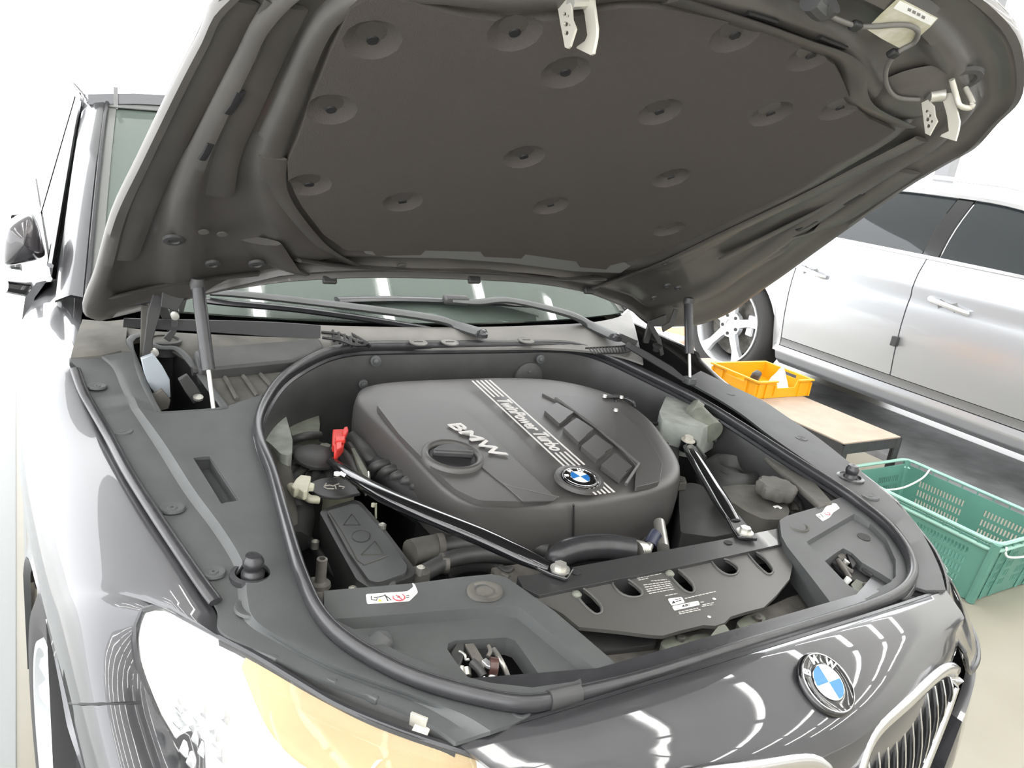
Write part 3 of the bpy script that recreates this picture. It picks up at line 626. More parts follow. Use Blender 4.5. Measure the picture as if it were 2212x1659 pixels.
# ---- headlights
def lens_rows(n=22, m=9, off=0., s0=0., s1=1., t0=0., t1=1., bul=.012):
    A = resample(cr(HT3, 6), 60); B = resample(cr(HB3, 6), 60); rows = []
    for i in range(n):
        s = s0 + (s1 - s0) * i / (n - 1); f = s * 59; k = min(int(f), 58)
        a = A[k].lerp(A[k + 1], f - k); b = B[k].lerp(B[k + 1], f - k); r = []
        for j in range(m):
            t = t0 + (t1 - t0) * j / (m - 1); p = a.lerp(b, t); w = math.sin(math.pi * t) * math.sin(math.pi * min(s * 1.3 + .05, 1)) ** .5 if s < .95 else math.sin(math.pi * t) * .4
            nrm = Vector((-.35, -.45, .82)).normalized(); r.append(p + nrm * (bul * w + off))
        rows.append(r)
    return rows
for side in (1, -1):
    def msk(R_): return R_ if side == 1 else [[mir(p) for p in r] for r in R_]
    bm = bmesh.new(); sheet(bm, msk(lens_rows()), (0, 0, -.002)); hl = obj('headlight', bm, LENS, car, smooth=60)
    bm = bmesh.new(); grid(bm, msk(lens_rows(off=-.005, bul=.008, t0=.0, t1=1.)))
    obj('reflector_shell', bm, HLWHITE, hl, smooth=60)
    LR = lens_rows(n=46, m=30, off=-.0025, bul=.009); br = []
    for i in range(15, 42):
        v = math.sin(math.pi * (i - 14) / 28) ** .8; r = LR[i]; tt = .8 + 9.5 * v; q = []
        for j in range(7):
            f = .6 + tt * j / 6; k = int(f); q.append(r[k].lerp(r[k + 1], f - k))
        br.append(q)
    bm = bmesh.new(); sheet(bm, msk(br), (0, 0, -.002)); obj('bezel', bm, YELLOWED, hl, smooth=60, label='yellowed upper bezel of the headlamp')
    bm = bmesh.new(); edge = [r[0] for r in lens_rows(n=40)] ; e2 = [r[-1] for r in lens_rows(n=40)]
    ring = [p if side == 1 else mir(p) for p in edge + e2[::-1]]
    tube(bm, ring, .0045, 6, closed=True); obj('lens_seal', bm, RUBBER, hl)
    if side == 1:
        from mathutils.bvhtree import BVHTree
        SHL = lens_rows(n=40, m=20, off=-.005, bul=.008); vv = [p for r in SHL for p in r]; ff = [(i * 20 + j, i * 20 + j + 1, (i + 1) * 20 + j + 1, (i + 1) * 20 + j) for i in range(39) for j in range(19)]
        BV = BVHTree.FromPolygons(vv, ff)
        def HITS(px, py):
            h = BV.ray_cast(CAM, ray(px, py).normalized()); return h[0] if h[0] is not None else P(px, py, z=.74)
    # hexagonal indicator reflectors
    c0 = P(440, 1570, z=.725)
    ex = (P(470, 1570, z=.725) - c0).normalized(); ey = (P(440, 1560, z=.725) - c0); ey = (ey - ex * ey.dot(ex)).normalized()
    hx = mat('prismatic_reflector', (.50, .51, .52), .25, .5) if side == 1 else MATS['prismatic_reflector']
    for q, (px, py) in enumerate([(400, 1520), (455, 1535), (500, 1548), (430, 1562), (475, 1572), (395, 1552), (436, 1590), (480, 1600), (410, 1615), (450, 1618), (492, 1630), (425, 1640)]):
        c = HITS(px, py); n_ = Vector((-.2, -.5, .84)).normalized(); sx_ = Vector((1, 0, 0)); sx_ = (sx_ - n_ * sx_.dot(n_)).normalized(); sy_ = n_.cross(sx_)
        rr = .0125; top = [c + sx_ * math.cos(k * math.pi / 3) * rr + sy_ * math.sin(k * math.pi / 3) * rr + n_ * .003 for k in range(6)]; ap = c + n_ * -.002
        bm = bmesh.new(); vs = [bm.verts.new(p if side == 1 else mir(p)) for p in top]; va = bm.verts.new(ap if side == 1 else mir(ap)); vb = [bm.verts.new((p - n_ * .012) if side == 1 else mir(p - n_ * .012)) for p in top]
        for k in range(6): bm.faces.new((vs[k], vs[(k + 1) % 6], va)); bm.faces.new((vs[k], vs[(k + 1) % 6], vb[(k + 1) % 6], vb[k]))
        obj('hexagonal_cell', bm, hx, hl, smooth=0)
    for cc, rr in ((HITS(610, 1625) + Vector((0, 0, -.03)), .040), (HITS(860, 1650) + Vector((0, 0, -.03)), .040)):
        bm = bmesh.new(); c = cc if side == 1 else mir(cc); lathe(bm, c, (-.15 * side, -.8, .55), [(rr, .0), (rr * .98, .012), (rr * .9, .014), (rr * .86, -.0), (rr * .6, -.02), (0, -.028)], 32, cap=False); obj('projector_ring', bm, HLCH, hl)
# ---- nose panel, bumper, grilles, badge
def te(u):                                 # top edge of the nose panel
    return Vector((u * .515, .210 + .045 * u * u, .870 - .043 * u * u))
PRN = [(0, 0, 1.), (-.03, -.006, .965), (-.06, -.0155, .93), (-.09, -.031, .88), (-.112, -.050, .84), (-.128, -.075, .80), (-.137, -.11, .77), (-.141, -.2, .74), (-.143, -.30, .74)]
rows = []
for dy, dz, hw in PRN:
    r = []
    for i in range(33):
        u = -1 + i / 16; p = te(u); k = abs(u) ** 4
        r.append(Vector((u * .515 * hw, p.y + dy * (1 - .0 * k) + (.06 * u * u if hw < .9 else 0) * (1 - hw) * 3, p.z + dz * (1 - .1 * k))))
    rows.append(r)
cur = [resample(cr([rows[j][i] for j in range(len(rows))], 4), 28) for i in range(33)]
rows = [[cur[i][j] for i in range(33)] for j in range(28)]
bm = bmesh.new(); sheet(bm, rows, (0, .006, -.006)); nose = obj('nose_panel', bm, PAINT, car, smooth=60)
# lower bumper wrapping round to the wheel arches
BP = cr(S_([(-.893, .62, 0), (-.875, .5, 0), (-.845, .37, 0), (-.765, .285, 0), (-.65, .205, 0), (-.54, .155, 0), (-.43, .115, 0), (-.3, .075, 0), (-.15, .045, 0), (0, .035, 0)]), 5)
BP = BP + [mir(p) for p in BP[::-1][1:]]
bm = bmesh.new(); rows = []
for z in (.22, .30, .40, .50, .56, .60, .63, .65):
    r = []
    for p in BP:
        k = 1 if abs(p.x) > .45 else 0; zz = z if k else min(z, .30 + (z - .22) * .6); ins = max(0, z - .56) * .25
        q = Vector((p.x * (1 - ins * .3), p.y + ins * .4, zz)); r.append(q)
    rows.append(r)
sheet(bm, rows, (0, .02, 0)); obj('front_bumper', bm, PAINT, car, smooth=60)
def PL(px, py, n, d):
    r = ray(px, py); n = Vector(n); return CAM + r * ((d - CAM.dot(n)) / r.dot(n))
KN = (-.14, 1, -.25); KD = -.113
KO = [(1840, 1690), (1852, 1650), (1866, 1607), (1892, 1566), (1954, 1511), (2012, 1458), (2040, 1442), (2054, 1452), (2052, 1483), (2029, 1549), (1984, 1659), (1950, 1730), (1900, 1760), (1850, 1740)]
ko = [PL(a, b, KN, KD) for a, b in KO]
ring = resample(cr(ko, 5, True) + [ko[0]], 60)[:-1]
cen = sum(ring, Vector()) / len(ring)
for side in (1, -1):
    fm = (lambda p: p) if side == 1 else mir
    bm = bmesh.new(); tube(bm, [fm(p + Vector((0, -.006, 0))) for p in ring], .0095, 10, closed=True, sx=.8, sy=1.5); kg = obj('grille', bm, CHROME, car, smooth=60, label='chrome kidney shaped grille frame')
    bm = bmesh.new(); prism(bm, [[fm(p + Vector((0, -.003, 0)) ) for p in ring]], (0, .002, 0)); obj('grille_opening', bm, BLACK, kg, smooth=0)
    x0 = min(p.x for p in ring); x1 = max(p.x for p in ring)
    for i in range(1, 12):
        x = x0 + (x1 - x0) * i / 12 + .0
        zs = []
        for a, b in zip(ring, ring[1:] + ring[:1]):
            if (a.x - x) * (b.x - x) < 0: zs.append(a.lerp(b, (x - a.x) / (b.x - a.x)))
        if len(zs) < 2: continue
        zs.sort(key=lambda p: p.z); a, b = zs[0], zs[-1]; pts = []
        for k in range(7):
            t = k / 6; p = a.lerp(b, t) + Vector((0, -.004 - .012 * math.sin(math.pi * t), 0)); pts.append(p)
        bm = bmesh.new(); sheet(bm, [[fm(p + Vector((-.0018, 0, 0))), fm(p + Vector((.0018, 0, 0)))] for p in pts], (0, .004, 0)); o = obj('slat_tip', bm, CHROME, kg, smooth=0, label='chrome slat edge'); o.name = 'slat'
        bm = bmesh.new(); sheet(bm, [[fm(p + Vector((-.004, .004, 0))), fm(p + Vector((.004, .004, 0)))] for p in pts], (0, .010, 0)); obj('slat', bm, BLACK, kg, smooth=0)
def roundel(name, c, n, up, R, parent, dished=True):
    n = Vector(n).normalized(); up = (Vector(up) - n * Vector(up).dot(n)).normalized(); ex = up.cross(n)
    M_ = Matrix(((ex.x, up.x, n.x, c[0]), (ex.y, up.y, n.y, c[1]), (ex.z, up.z, n.z, c[2]), (0, 0, 0, 1)))
    bm = bmesh.new(); lathe(bm, c, n, [(R * 1.10, -.004), (R * 1.10, .001), (R * 1.04, .004), (R, .004), (R * .97, .0025), (R * .60, .0035), (0, .0035)], 48); b = obj(name, bm, GLOSS, parent, smooth=60, label='round badge: black ring with letters around blue and white quarters')
    bm = bmesh.new()
    for r in (R * 1.0, R * .60): tube(bm, [M_ @ Vector((r * math.cos(k * math.pi / 24), r * math.sin(k * math.pi / 24), .0045)) for k in range(48)], R * .022, 6, closed=True)
    obj('badge_ring', bm, CHROME, b)
    for q in range(4):
        bm = bmesh.new(); pts = [M_ @ Vector((0, 0, .004))] + [M_ @ Vector((R * .585 * math.cos((q + k / 8) * math.pi / 2), R * .585 * math.sin((q + k / 8) * math.pi / 2), .004)) for k in range(9)]
        prism(bm, [pts], n * .0012); obj('badge_quarter', bm, BLUE if q in (1, 3) else WHITEE, b, smooth=0, label='blue enamel quarter' if q in (1, 3) else 'white enamel quarter')
    for ch, a in (('B', 50), ('M', 0), ('W', -50)):
        a = math.radians(a + 90); L_ = M_ @ Matrix.Translation((R * .80 * math.cos(a), R * .80 * math.sin(a), .0032)) @ Matrix.Rotation(a - math.pi / 2, 4, 'Z')
        text('badge_letter', ch, L_, R * .40, WHITEE, b, ext=.0009, bold=R * .010)
    return b
ec = P(1781, 1480, x=0)
roundel('badge', ec + Vector((0, -.002, .004)), (0, -.5, .866), (0, .866, .5), .041, nose)

# ================================================================== engine bay
SEAL = [(1145, 1520), (1040, 1506), (900, 1466), (800, 1418), (730, 1370), (688, 1322), (662, 1270), (640, 1210), (612, 1110), (588, 1020), (563, 955), (558, 912), (572, 870), (602, 825), (640, 795), (700, 764), (760, 750), (830, 747), (960, 746), (1100, 745), (1190, 744), (1250, 750), (1310, 768), (1400, 810), (1500, 860), (1600, 921), (1700, 985), (1800, 1048), (1870, 1098), (1922, 1142), (1958, 1190), (1972, 1232), (1960, 1264), (1930, 1288), (1880, 1310), (1800, 1337), (1600, 1400), (1400, 1463), (1250, 1500)]
seal3 = cr([D(a, b, .014) for a, b in SEAL], 5, True)
bm = bmesh.new(); tube(bm, seal3, .0105, 12, closed=True, sx=.9, sy=1.25); seal = obj('weather_seal', bm, RUBBER, car, smooth=70)
bm = bmesh.new(); tube(bm, [p + Vector((0, 0, -.016)) for p in seal3], .012, 8, closed=True, sx=1.0, sy=.6); obj('seal_foot', bm, RUBBER, seal)
bm = bmesh.new(); i0 = min(range(len(seal3)), key=lambda i: (seal3[i] - D(1180, 1515, .014)).length); tube(bm, [seal3[(i0 + k) % len(seal3)] for k in (-3, -2, -1, 0)], .0125, 12, sx=.95, sy=1.25); obj('seal_joint', bm, PLASTD, seal)
# wall hanging from the seal round the back and sides
bm = bmesh.new(); a0 = min(range(len(seal3)), key=lambda i: (seal3[i] - D(640, 1210, .014)).length); b0 = min(range(len(seal3)), key=lambda i: (seal3[i] - D(1870, 1098, .014)).length)
seg = seal3[a0:b0 + 1]; rows = []
for i, p in enumerate(seg):
    q = Vector((0, .85, p.z)) - p; q.z = 0; q = q.normalized()
    dep = .22
    rows.append([p + Vector((0, 0, -.012)) + q * .004, p + Vector((0, 0, -.03)) + q * .012, p + Vector((0, 0, -.09)) + q * .010, p + Vector((0, 0, -dep)) + q * .02, p + Vector((0, 0, -dep - .15)) + q * .06])
sheet(bm, rows, (0, 0, -.001)); obj('bulkhead_trim', bm, PLASTD, car, smooth=50)
for a, b, r in ((812, 780, .0125), (1168, 776, .0115), (785, 830, .0105), (1143, 802, .008)):
    q = min(seg, key=lambda s: (Vector(((s - CAM).dot(RT) / (s - CAM).dot(FW) * FPX + 1106, 0, 0)) - Vector((a, 0, 0))).length if s.y > 1.2 else 9e9)
    c = P(a, b, y=q.y - .02); bm = bmesh.new(); lathe(bm, c, (-.25, -1, .1), [(r * 1.1, -.006), (r * 1.05, .002), (r * .6, .003), (r * .55, .009), (r * .3, .011), (0, .011)], 20); obj('trim_bolt', bm, PLAST, car)
c = P(1140, 815, y=1.33); bm = bmesh.new(); lathe(bm, c, (-.1, -1, .1), [(.045, -.01), (.042, .008), (.03, .014), (0, .016)], 24); obj('bulkhead_boss', bm, PLASTD, car)
bm = bmesh.new(); box(bm, (0, .90, .50), (1.24, 1.10, .02)); box(bm, (0, 1.40, .72), (1.3, .02, .45)); box(bm, (-.66, 1.02, .64), (.02, .8, .30)); box(bm, (.66, 1.02, .64), (.02, .8, .30)); obj('bay_tub', bm, BLACK, car, smooth=0)

def loftpx(name, st, dzs, mt, th=.004, nn=6, n2=4, parent=car, flat=False, **k):
    """stations of pixels across; each column joined lengthways by a smooth curve on the deck"""
    cols = []
    for c in range(len(st[0])):
        cols.append(cr([D(s[c][0], s[c][1], dzs[c]) for s in st], nn))
    rows = []
    for i in range(len(cols[0])): rows.append([c[i] for c in cols])
    bm = bmesh.new(); sheet(bm, rows, (0, 0, -th)); return obj(name, bm, mt, parent, **k)
LC = [
 [(213, 903), (283, 884), (291, 882), (299, 880), (350, 893), (470, 884), (566, 852)],
 [(250, 990), (337, 967), (347, 964), (357, 960), (420, 958), (490, 955), (552, 930)],
 [(300, 1070), (396, 1062), (407, 1058), (418, 1055), (470, 1052), (520, 1048), (580, 1030)],
 [(365, 1165), (462, 1151), (473, 1148), (484, 1145), (525, 1142), (560, 1140), (620, 1130)],
 [(430, 1255), (507, 1227), (517, 1224), (527, 1221), (565, 1228), (600, 1230), (648, 1225)],
 [(468, 1312), (515, 1293), (525, 1290), (534, 1287), (570, 1295), (620, 1300), (672, 1290)],
 [(476, 1362), (530, 1343), (540, 1340), (550, 1337), (590, 1348), (640, 1355), (705, 1350)],
 [(560, 1405), (602, 1390), (610, 1387), (618, 1384), (660, 1393), (700, 1400), (760, 1405)],
 [(690, 1466), (715, 1448), (722, 1445), (730, 1442), (760, 1441), (790, 1440), (830, 1440)],
 [(850, 1524), (872, 1506), (880, 1502), (888, 1500), (900, 1498), (910, 1495), (930, 1488)],
 [(930, 1565), (965, 1552), (980, 1547), (1000, 1543), (1020, 1540), (1050, 1535), (1085, 1525)],
 [(985, 1603), (1020, 1592), (1040, 1585), (1060, 1579), (1080, 1572), (1110, 1563), (1150, 1545)]]
lc = loftpx('wing_cover', LC, [0, 0, .004, .010, .010, .006, .003], PLAST, .006)
def up(lst, d=.03): return [p + Vector((0, 0, d)) for p in lst]
SLOT = [(417, 993), (453, 989), (516, 1083), (478, 1093)]
cut(lc, ([up(dl(SLOT, .006))], (0, 0, -.08)), ([up(disc(D(546, 1243, .004), .023, 20))], (0, 0, -.08)))
# pocket floor of the slot, with its walls
bm = bmesh.new(); a = dl(SLOT, .004); b = [p + Vector((0, 0, -.022)) for p in a]
prism(bm, [[p + Vector((0, 0, -.0)) for p in b]], (0, 0, -.004)); grid(bm, [a, b], closed_u=True); obj('slot_pocket', bm, PLAST, car, smooth=0)
bm = bmesh.new(); tube(bm, a, .0016, 5, closed=True); obj('slot_lip', bm, PLAST, car)
# narrow strip of the cover outboard of the hinge well, and its rear end
loftpx('wing_cover_rear', [
 [(153, 775), (214, 770), (221, 769), (270, 760), (285, 762)], [(160, 800), (243, 795), (250, 793), (262, 790), (297, 795)],
 [(180, 850), (262, 838), (270, 836), (280, 834), (312, 838)], [(213, 903), (283, 884), (291, 882), (299, 880), (350, 893)]], [0, 0, .004, .008, .006], PLAST, .006, 5)
loftpx('wing_rear_corner', [[(178, 690), (230, 694), (270, 690), (275, 705)], [(168, 720), (225, 722), (262, 720), (272, 735)], [(157, 755), (210, 752), (262, 745), (276, 748)], [(153, 773), (214, 768), (262, 757), (285, 760)]], [.0, .006, .006, .006], DUSTY, .006, 4)
# outer rail along the fender gap
bm = bmesh.new(); tube(bm, dl([(163, 798), (180, 845), (207, 893), (240, 950), (278, 1020), (335, 1110), (392, 1195), (440, 1265), (466, 1300)], .006), .0075, 10, smooth=5, sx=1.3, sy=.8); obj('fender_gap_seal', bm, RUBBER, car, smooth=70)
def recess(px, py, r=.016, dz=.004, par=None, hole=True):
    c = D(px, py, dz); bm = bmesh.new()
    lathe(bm, c, (0, 0, 1), [(r * 1.3, -.003), (r * 1.2, .0006), (r * .95, .0008), (r * .62, -.0012), (r * .5, -.0012), (r * .45, .0), (r * .15, .0), (r * .15, -.0015), (0, -.0015)], 22)
    return obj('clip_recess', bm, PLAST, par or car, smooth=50)
for a, b, r in ((209, 833, .014), (262, 930, .016), (372, 1095, .015), (461, 1234, .013), (549, 1308, .020), (1024, 1530, .006)): recess(a, b, r)
def buffer_(px, py):
    c = D(px, py, 0); bm = bmesh.new()
    lathe(bm, c, (0, 0, 1), [(.032, -.002), (.031, .004), (.024, .006), (.021, -.002)], 28); lathe(bm, c + Vector((0, 0, 0)), (0, 0, 1), [(.016, -.03), (.016, .006), (.013, .009), (.013, .014), (.0145, .016), (.0145, .024), (.012, .028), (.011, .032), (.006, .033), (0, .031)], 20)
    obj('rubber_buffer', bm, RUBBER, car, smooth=50)
buffer_(546, 1243); buffer_(1836, 1033)
# right-hand cover
RC = [[(1514, 801), (1492, 813), (1480, 822)], [(1580, 833), (1556, 849), (1545, 858)], [(1645, 864), (1612, 885), (1600, 893)], [(1700, 900), (1672, 925), (1656, 936)], [(1772, 949), (1740, 975), (1722, 982)], [(1862, 1021), (1832, 1045), (1812, 1044)], [(1910, 1061), (1882, 1080), (1868, 1085)], [(1945, 1095), (1917, 1113), (1904, 1115)], [(1977, 1130), (1946, 1148), (1935, 1143)], [(2007, 1178), (1972, 1185), (1960, 1182)], [(2030, 1228), (1995, 1230), (1976, 1228)], [(2043, 1274), (2000, 1275), (1972, 1266)]]
loftpx('wing_cover', RC, [.002, .004, .0], PLAST, .006)
for a, b, r in ((1578, 850, .011), (1731, 946, .013), (1877, 1069, .018)): recess(a, b, r)
# front strip between the seal and the painted nose
FS = [[(985, 1606), (1100, 1545), (1130, 1535)], [(1060, 1579), (1150, 1547), (1165, 1535)], [(1225, 1529), (1250, 1512), (1250, 1503)], [(1400, 1477), (1400, 1470), (1400, 1465)], [(1600, 1416), (1600, 1408), (1600, 1402)], [(1800, 1353), (1800, 1345), (1800, 1338)], [(1930, 1312), (1915, 1302), (1900, 1298)], [(2043, 1276), (1980, 1280), (1955, 1272)]]
def fsrow(u, t):
    a = te(u) + Vector((0, .006, -.004)); return a
bm = bmesh.new(); rows = []
for i in range(41):
    u = -1 + i / 20; a = te(u) + Vector((0, .003, -.002)); k = max(0, abs(u) - .55) / .45
    b = Vector((a.x * (1 - .03 * k), a.y + .032 + .06 * k, a.z - .004)); rows.append([a, a + Vector((0, .006, .0)), a + Vector((0, .012, -.006)), b + Vector((0, -.006, -.008)), b + Vector((0, .03, -.006))])
sheet(bm, rows, (0, 0, -.01)); obj('slam_strip', bm, RUBBER, car, smooth=40)
recess(1124, 1534, .011, .004)
# ledge between the cover and the headlamp
bm = bmesh.new(); cols = []
for (a, b, dz) in (((476, 1364), (468, 1371), 0),): pass
LG = [((478, 1364), (472, 1374)), ((560, 1407), (556, 1422)), ((640, 1447), (640, 1472)), ((700, 1472), (712, 1513)), ((790, 1502), (800, 1556)), ((880, 1535), (880, 1587)), ((930, 1568), (930, 1603)), ((982, 1604), (985, 1620))]
ca = cr([D(*p[0], -.003) for p in LG], 4); cb = cr([P(*p[1], z=HT3[3].z + (.822 - HT3[3].z) * i / 7 + .002) for i, p in enumerate(LG)], 4)
sheet(bm, [[a, a.lerp(b, .2) + Vector((0, 0, -.010)), a.lerp(b, .75) + Vector((0, 0, -.010)), b] for a, b in zip(ca, cb)], (0, 0, -.006)); obj('headlight_ledge', bm, PLASTD, car, smooth=30)
for (a, b), (w, h) in (((690, 1462), (.05, .008)), ((775, 1496), (.055, .008)), ((565, 1412), (.05, .006))):
    c = D(a, b, -.006); bm = bmesh.new(); box(bm, c, (w, .008, .010), Matrix.Rotation(-.95, 3, 'Z')); obj('ledge_tab', bm, PLAST, car, bevel=.002)
c = D(904, 1560, -.006); bm = bmesh.new(); Rz = Matrix.Rotation(-.9, 3, 'Z'); box(bm, c, (.022, .004, .020), Rz); box(bm, c + Vector((.0, -.008, -.006)), (.020, .014, .003), Rz @ Matrix.Rotation(.5, 3, 'X')); obj('spring_clip', bm, STRIKE, car, bevel=.0006, label='bare metal spring clip above the headlamp')

# ---- rear left: cowl, hinge well
CW = zl([(274, 703), (330, 722), (372, 728), (430, 740), (560, 745), (640, 742), (690, 738), (735, 748), (700, 762), (640, 792), (602, 822), (574, 858), (566, 852), (520, 872), (486, 880), (455, 842), (425, 802), (398, 768), (374, 754), (345, 757), (322, 738), (305, 728)], 0)
def D2(a, b): return D(a, b, .0)
cowl = plate('cowl_side_panel', [[D(a, b, -.004) for a, b in [(268, 706), (330, 714), (430, 720), (560, 726), (690, 730), (745, 745), (700, 765), (640, 794), (602, 824), (572, 866), (560, 890), (486, 885), (455, 842), (425, 802), (398, 768), (372, 752), (335, 748), (312, 728), (285, 735)]]], (0, 0, -.012), DUSTY, car, smooth=30, bevel=.003)
bm = bmesh.new(); A = dl([(418, 757), (470, 748), (560, 741), (690, 730), (700, 748), (640, 777), (430, 797)], .022); prism(bm, [A], (0, 0, -.04)); obj('air_duct', bm, PLASTD, car, bevel=.006)
bm = bmesh.new(); tube(bm, dl([(415, 802), (500, 796), (600, 786), (650, 778)], .006), .010, 8, smooth=3); obj('duct_lip', bm, PLASTD, car)
for a, b in (((486, 815), (512, 862)), ((525, 812), (556, 855)), ((562, 808), (590, 838))):
    bm = bmesh.new(); tube(bm, dl([a, b], .001), .0045, 6); obj('moulded_rib', bm, DUSTY, car)
# well
bm = bmesh.new(); wl = dl([(274, 726), (312, 722), (326, 742), (374, 750), (398, 768), (425, 802), (455, 842), (486, 884), (345, 893), (328, 872), (300, 800)], -.012)
grid(bm, [wl, [p + Vector((0, 0, -.16)) for p in wl]], closed_u=True); bm.faces.new([bm.verts.new(p + Vector((0, 0, -.16))) for p in wl]); obj('hinge_well', bm, BLACK, car, smooth=0)
lipp = dl([(312, 724), (330, 744), (350, 752), (378, 753), (400, 768), (428, 802), (458, 844), (484, 878), (474, 886), (350, 895), (338, 888), (318, 848), (298, 798), (278, 738)], .002)
bm = bmesh.new(); tube(bm, lipp, .0065, 8, closed=True, smooth=3, sx=1.3, sy=.8); obj('well_lip', bm, PLAST, car, smooth=60)
bm = bmesh.new(); lathe(bm, D(355, 735, .0), (0, 0, 1), [(.032, -.03), (.036, .002), (.030, .004), (.028, -.03), (0, -.03)], 24); obj('drain_cup', bm, PLASTD, car)
# upright rubber strip at the foot of the screen
bm = bmesh.new(); rows = []
for a, b in (((268, 688), (266, 707)), ((330, 690), (332, 711)), ((430, 692), (432, 716)), ((520, 694), (520, 722)), ((600, 697), (600, 728)), ((660, 701), (660, 731)), ((693, 704), (692, 731))):
    p = P(*a, z=1.045); q = P(*b, y=p.y - .012); rows.append([p, q])
sheet(bm, rows, (0, .006, 0)); obj('cowl_rubber_strip', bm, BLACK, car)
# cowl panel under the wipers, with round plugs and grille
def wsn(px, py, w=0.):
    n = Vector((0, -math.sin(math.radians(28)), math.cos(math.radians(28)))); o = Vector((0, 1.47, 1.015)) + n * w; d = ray(px, py); t = (o - CAM).dot(n) / d.dot(n); return CAM + d * t
rows = []
for a, b in (((680, 702), (690, 752)), ((780, 705), (800, 750)), ((900, 707), (905, 752)), ((1053, 706), (1050, 752)), ((1176, 702), (1190, 752)), ((1272, 697), (1290, 760)), ((1335, 685), (1345, 770)), ((1360, 668), (1390, 785))):
    p = P(*a, z=1.022); q = P(*b, z=.985); rows.append([p, p.lerp(q, .15) + Vector((0, 0, .004)), p.lerp(q, .5) + Vector((0, 0, .006)), q])
bm = bmesh.new(); sheet(bm, [[*map(Vector, r)] for r in zip(*[cr([r[i] for r in rows], 4) for i in range(4)])], (0, 0, -.006)); cp = obj('cowl_panel', bm, mat('weathered_cowl_plastic', (.145, .140, .130), .5, noise=.2, nscale=10), car, smooth=60)
for a, b in ((770, 738), (904, 738), (972, 738), (1137, 734)):
    c = P(a, b, z=1.004); bm = bmesh.new(); lathe(bm, c, (0, -.1, 1), [(.023, -.003), (.023, .0), (.0215, .0008), (.020, -.0006), (0, -.0006)], 24); pg = obj('round_plug', bm, cp.data.materials[0], cp, smooth=40)
    bm = bmesh.new(); box(bm, c + Vector((0, 0, -.0004)), (.024, .003, .002)); o = obj('plug_slot', bm, BLACK, cp, smooth=0)
bm = bmesh.new(); G = {}
for i in range(9):
    t = i / 8; x0, y0 = 694 + 100 * t, 706 + 36 * t; tube(bm, [P(x0, y0 - 1, z=1.015), P(x0 + 3, min(y0 + 22, 749), z=1.0)], .0036, 5)
for k in (0, 1, 2): tube(bm, [P(693 + k * 1.5, 705 + k * 12, z=1.014), P(735, 709 + k * 13, z=1.012), P(768, 726 + k * 10, z=1.008), P(800, 745, z=1.004)], .0036, 5, smooth=3)
obj('cowl_grille', bm, BLACK, car, kind='stuff')
bm = bmesh.new(); tube(bm, [P(1265, 752, z=1.0), P(1340, 748, z=1.0), P(1362, 744, z=1.0)], .0025, 5); tube(bm, [P(1290, 764, z=.995), P(1345, 762, z=.995), P(1362, 758, z=.995)], .0025, 5)
for i in range(13): tube(bm, [P(1272 + 7 * i, 752 - i * .3, z=1.0), P(1280 + 6.5 * i, 763 - i * .3, z=.995)], .002, 5)
obj('cowl_grille', bm, BLACK, car, kind='stuff')
# wipers
def wiper(pv, arm, blade, r0=.011):
    c = P(pv[0], pv[1], z=1.022); pts = [c] + [wsn(a, b, w) for a, b, w in arm]
    bm = bmesh.new(); tube(bm, pts, [.020, .019, .017, .015, .014, .012], 8, smooth=4, sx=1.35, sy=.6); w = obj('wiper', bm, PLAST, car, smooth=60)
    bm = bmesh.new(); lathe(bm, c, (0, -.1, 1), [(.018, -.008), (.0175, .002), (.011, .005), (.010, .009), (.006, .011), (0, .011)], 20); obj('pivot_cap', bm, RUBBER, w)
    bm = bmesh.new(); tube(bm, [wsn(a, b, .016) for a, b in blade], .015, 8, smooth=4, sx=1.4, sy=.5); obj('blade', bm, RUBBER, w)
    bm = bmesh.new(); tube(bm, [wsn(a, b, .005) for a, b in blade], .003, 6, smooth=4); obj('rubber_lip', bm, BLACK, w)
    return w
w1 = wiper((1040, 720), [(985, 703, .035), (938, 688, .045), (800, 668, .05), (650, 650, .045), (520, 636, .04), (455, 632, .03)], [(930, 712), (800, 690), (640, 668), (500, 655), (440, 648)])
w2 = wiper((1330, 728), [(1280, 705, .035), (1238, 682, .045), (1165, 662, .05), (1090, 648, .045), (1030, 653, .035), (975, 650, .03)], [(728, 648), (850, 646), (980, 650), (1100, 656), (1178, 662)])
bm = bmesh.new(); box(bm, wsn(985, 648, .03), (.075, .03, .026), Matrix.Rotation(-.1, 3, 'Z')); obj('blade_adapter', bm, PLASTD, w2, bevel=.008)

# ================================================================== the raised bonnet
def H2(px, py): p = HP(px, py); q = p - HO; return Vector((q.x, q.dot(HU), 0))
LPX = [(480, 0), (430, 85), (380, 180), (300, 345), (240, 470), (205, 592), (186, 640), (178, 668), (183, 686), (200, 692), (227, 696), (252, 686), (280, 672), (305, 668), (345, 660), (400, 645), (440, 632), (520, 620), (600, 608), (700, 601), (790, 598), (900, 599), (1010, 602), (1120, 608), (1200, 617), (1270, 632), (1330, 655), (1365, 672), (1396, 700), (1430, 706), (1478, 705), (1507, 703), (1554, 687), (1590, 668), (1640, 632), (1700, 590), (1760, 546), (1860, 474), (1960, 404), (2060, 345), (2110, 318), (2160, 262), (2212, 205), (2212, 92), (2140, 0)]
loop = [H2(*p) for p in LPX]
L0, L1 = loop[0], loop[-1]
loop += [Vector(p + (0,)) for p in ((.02, 1.365), (-.2, 1.355), (-.42, 1.31), (-.56, 1.25), (-.66, 1.17))]
hout = resample(cr(loop, 4, True) + [loop[0]], 260)[:-1]
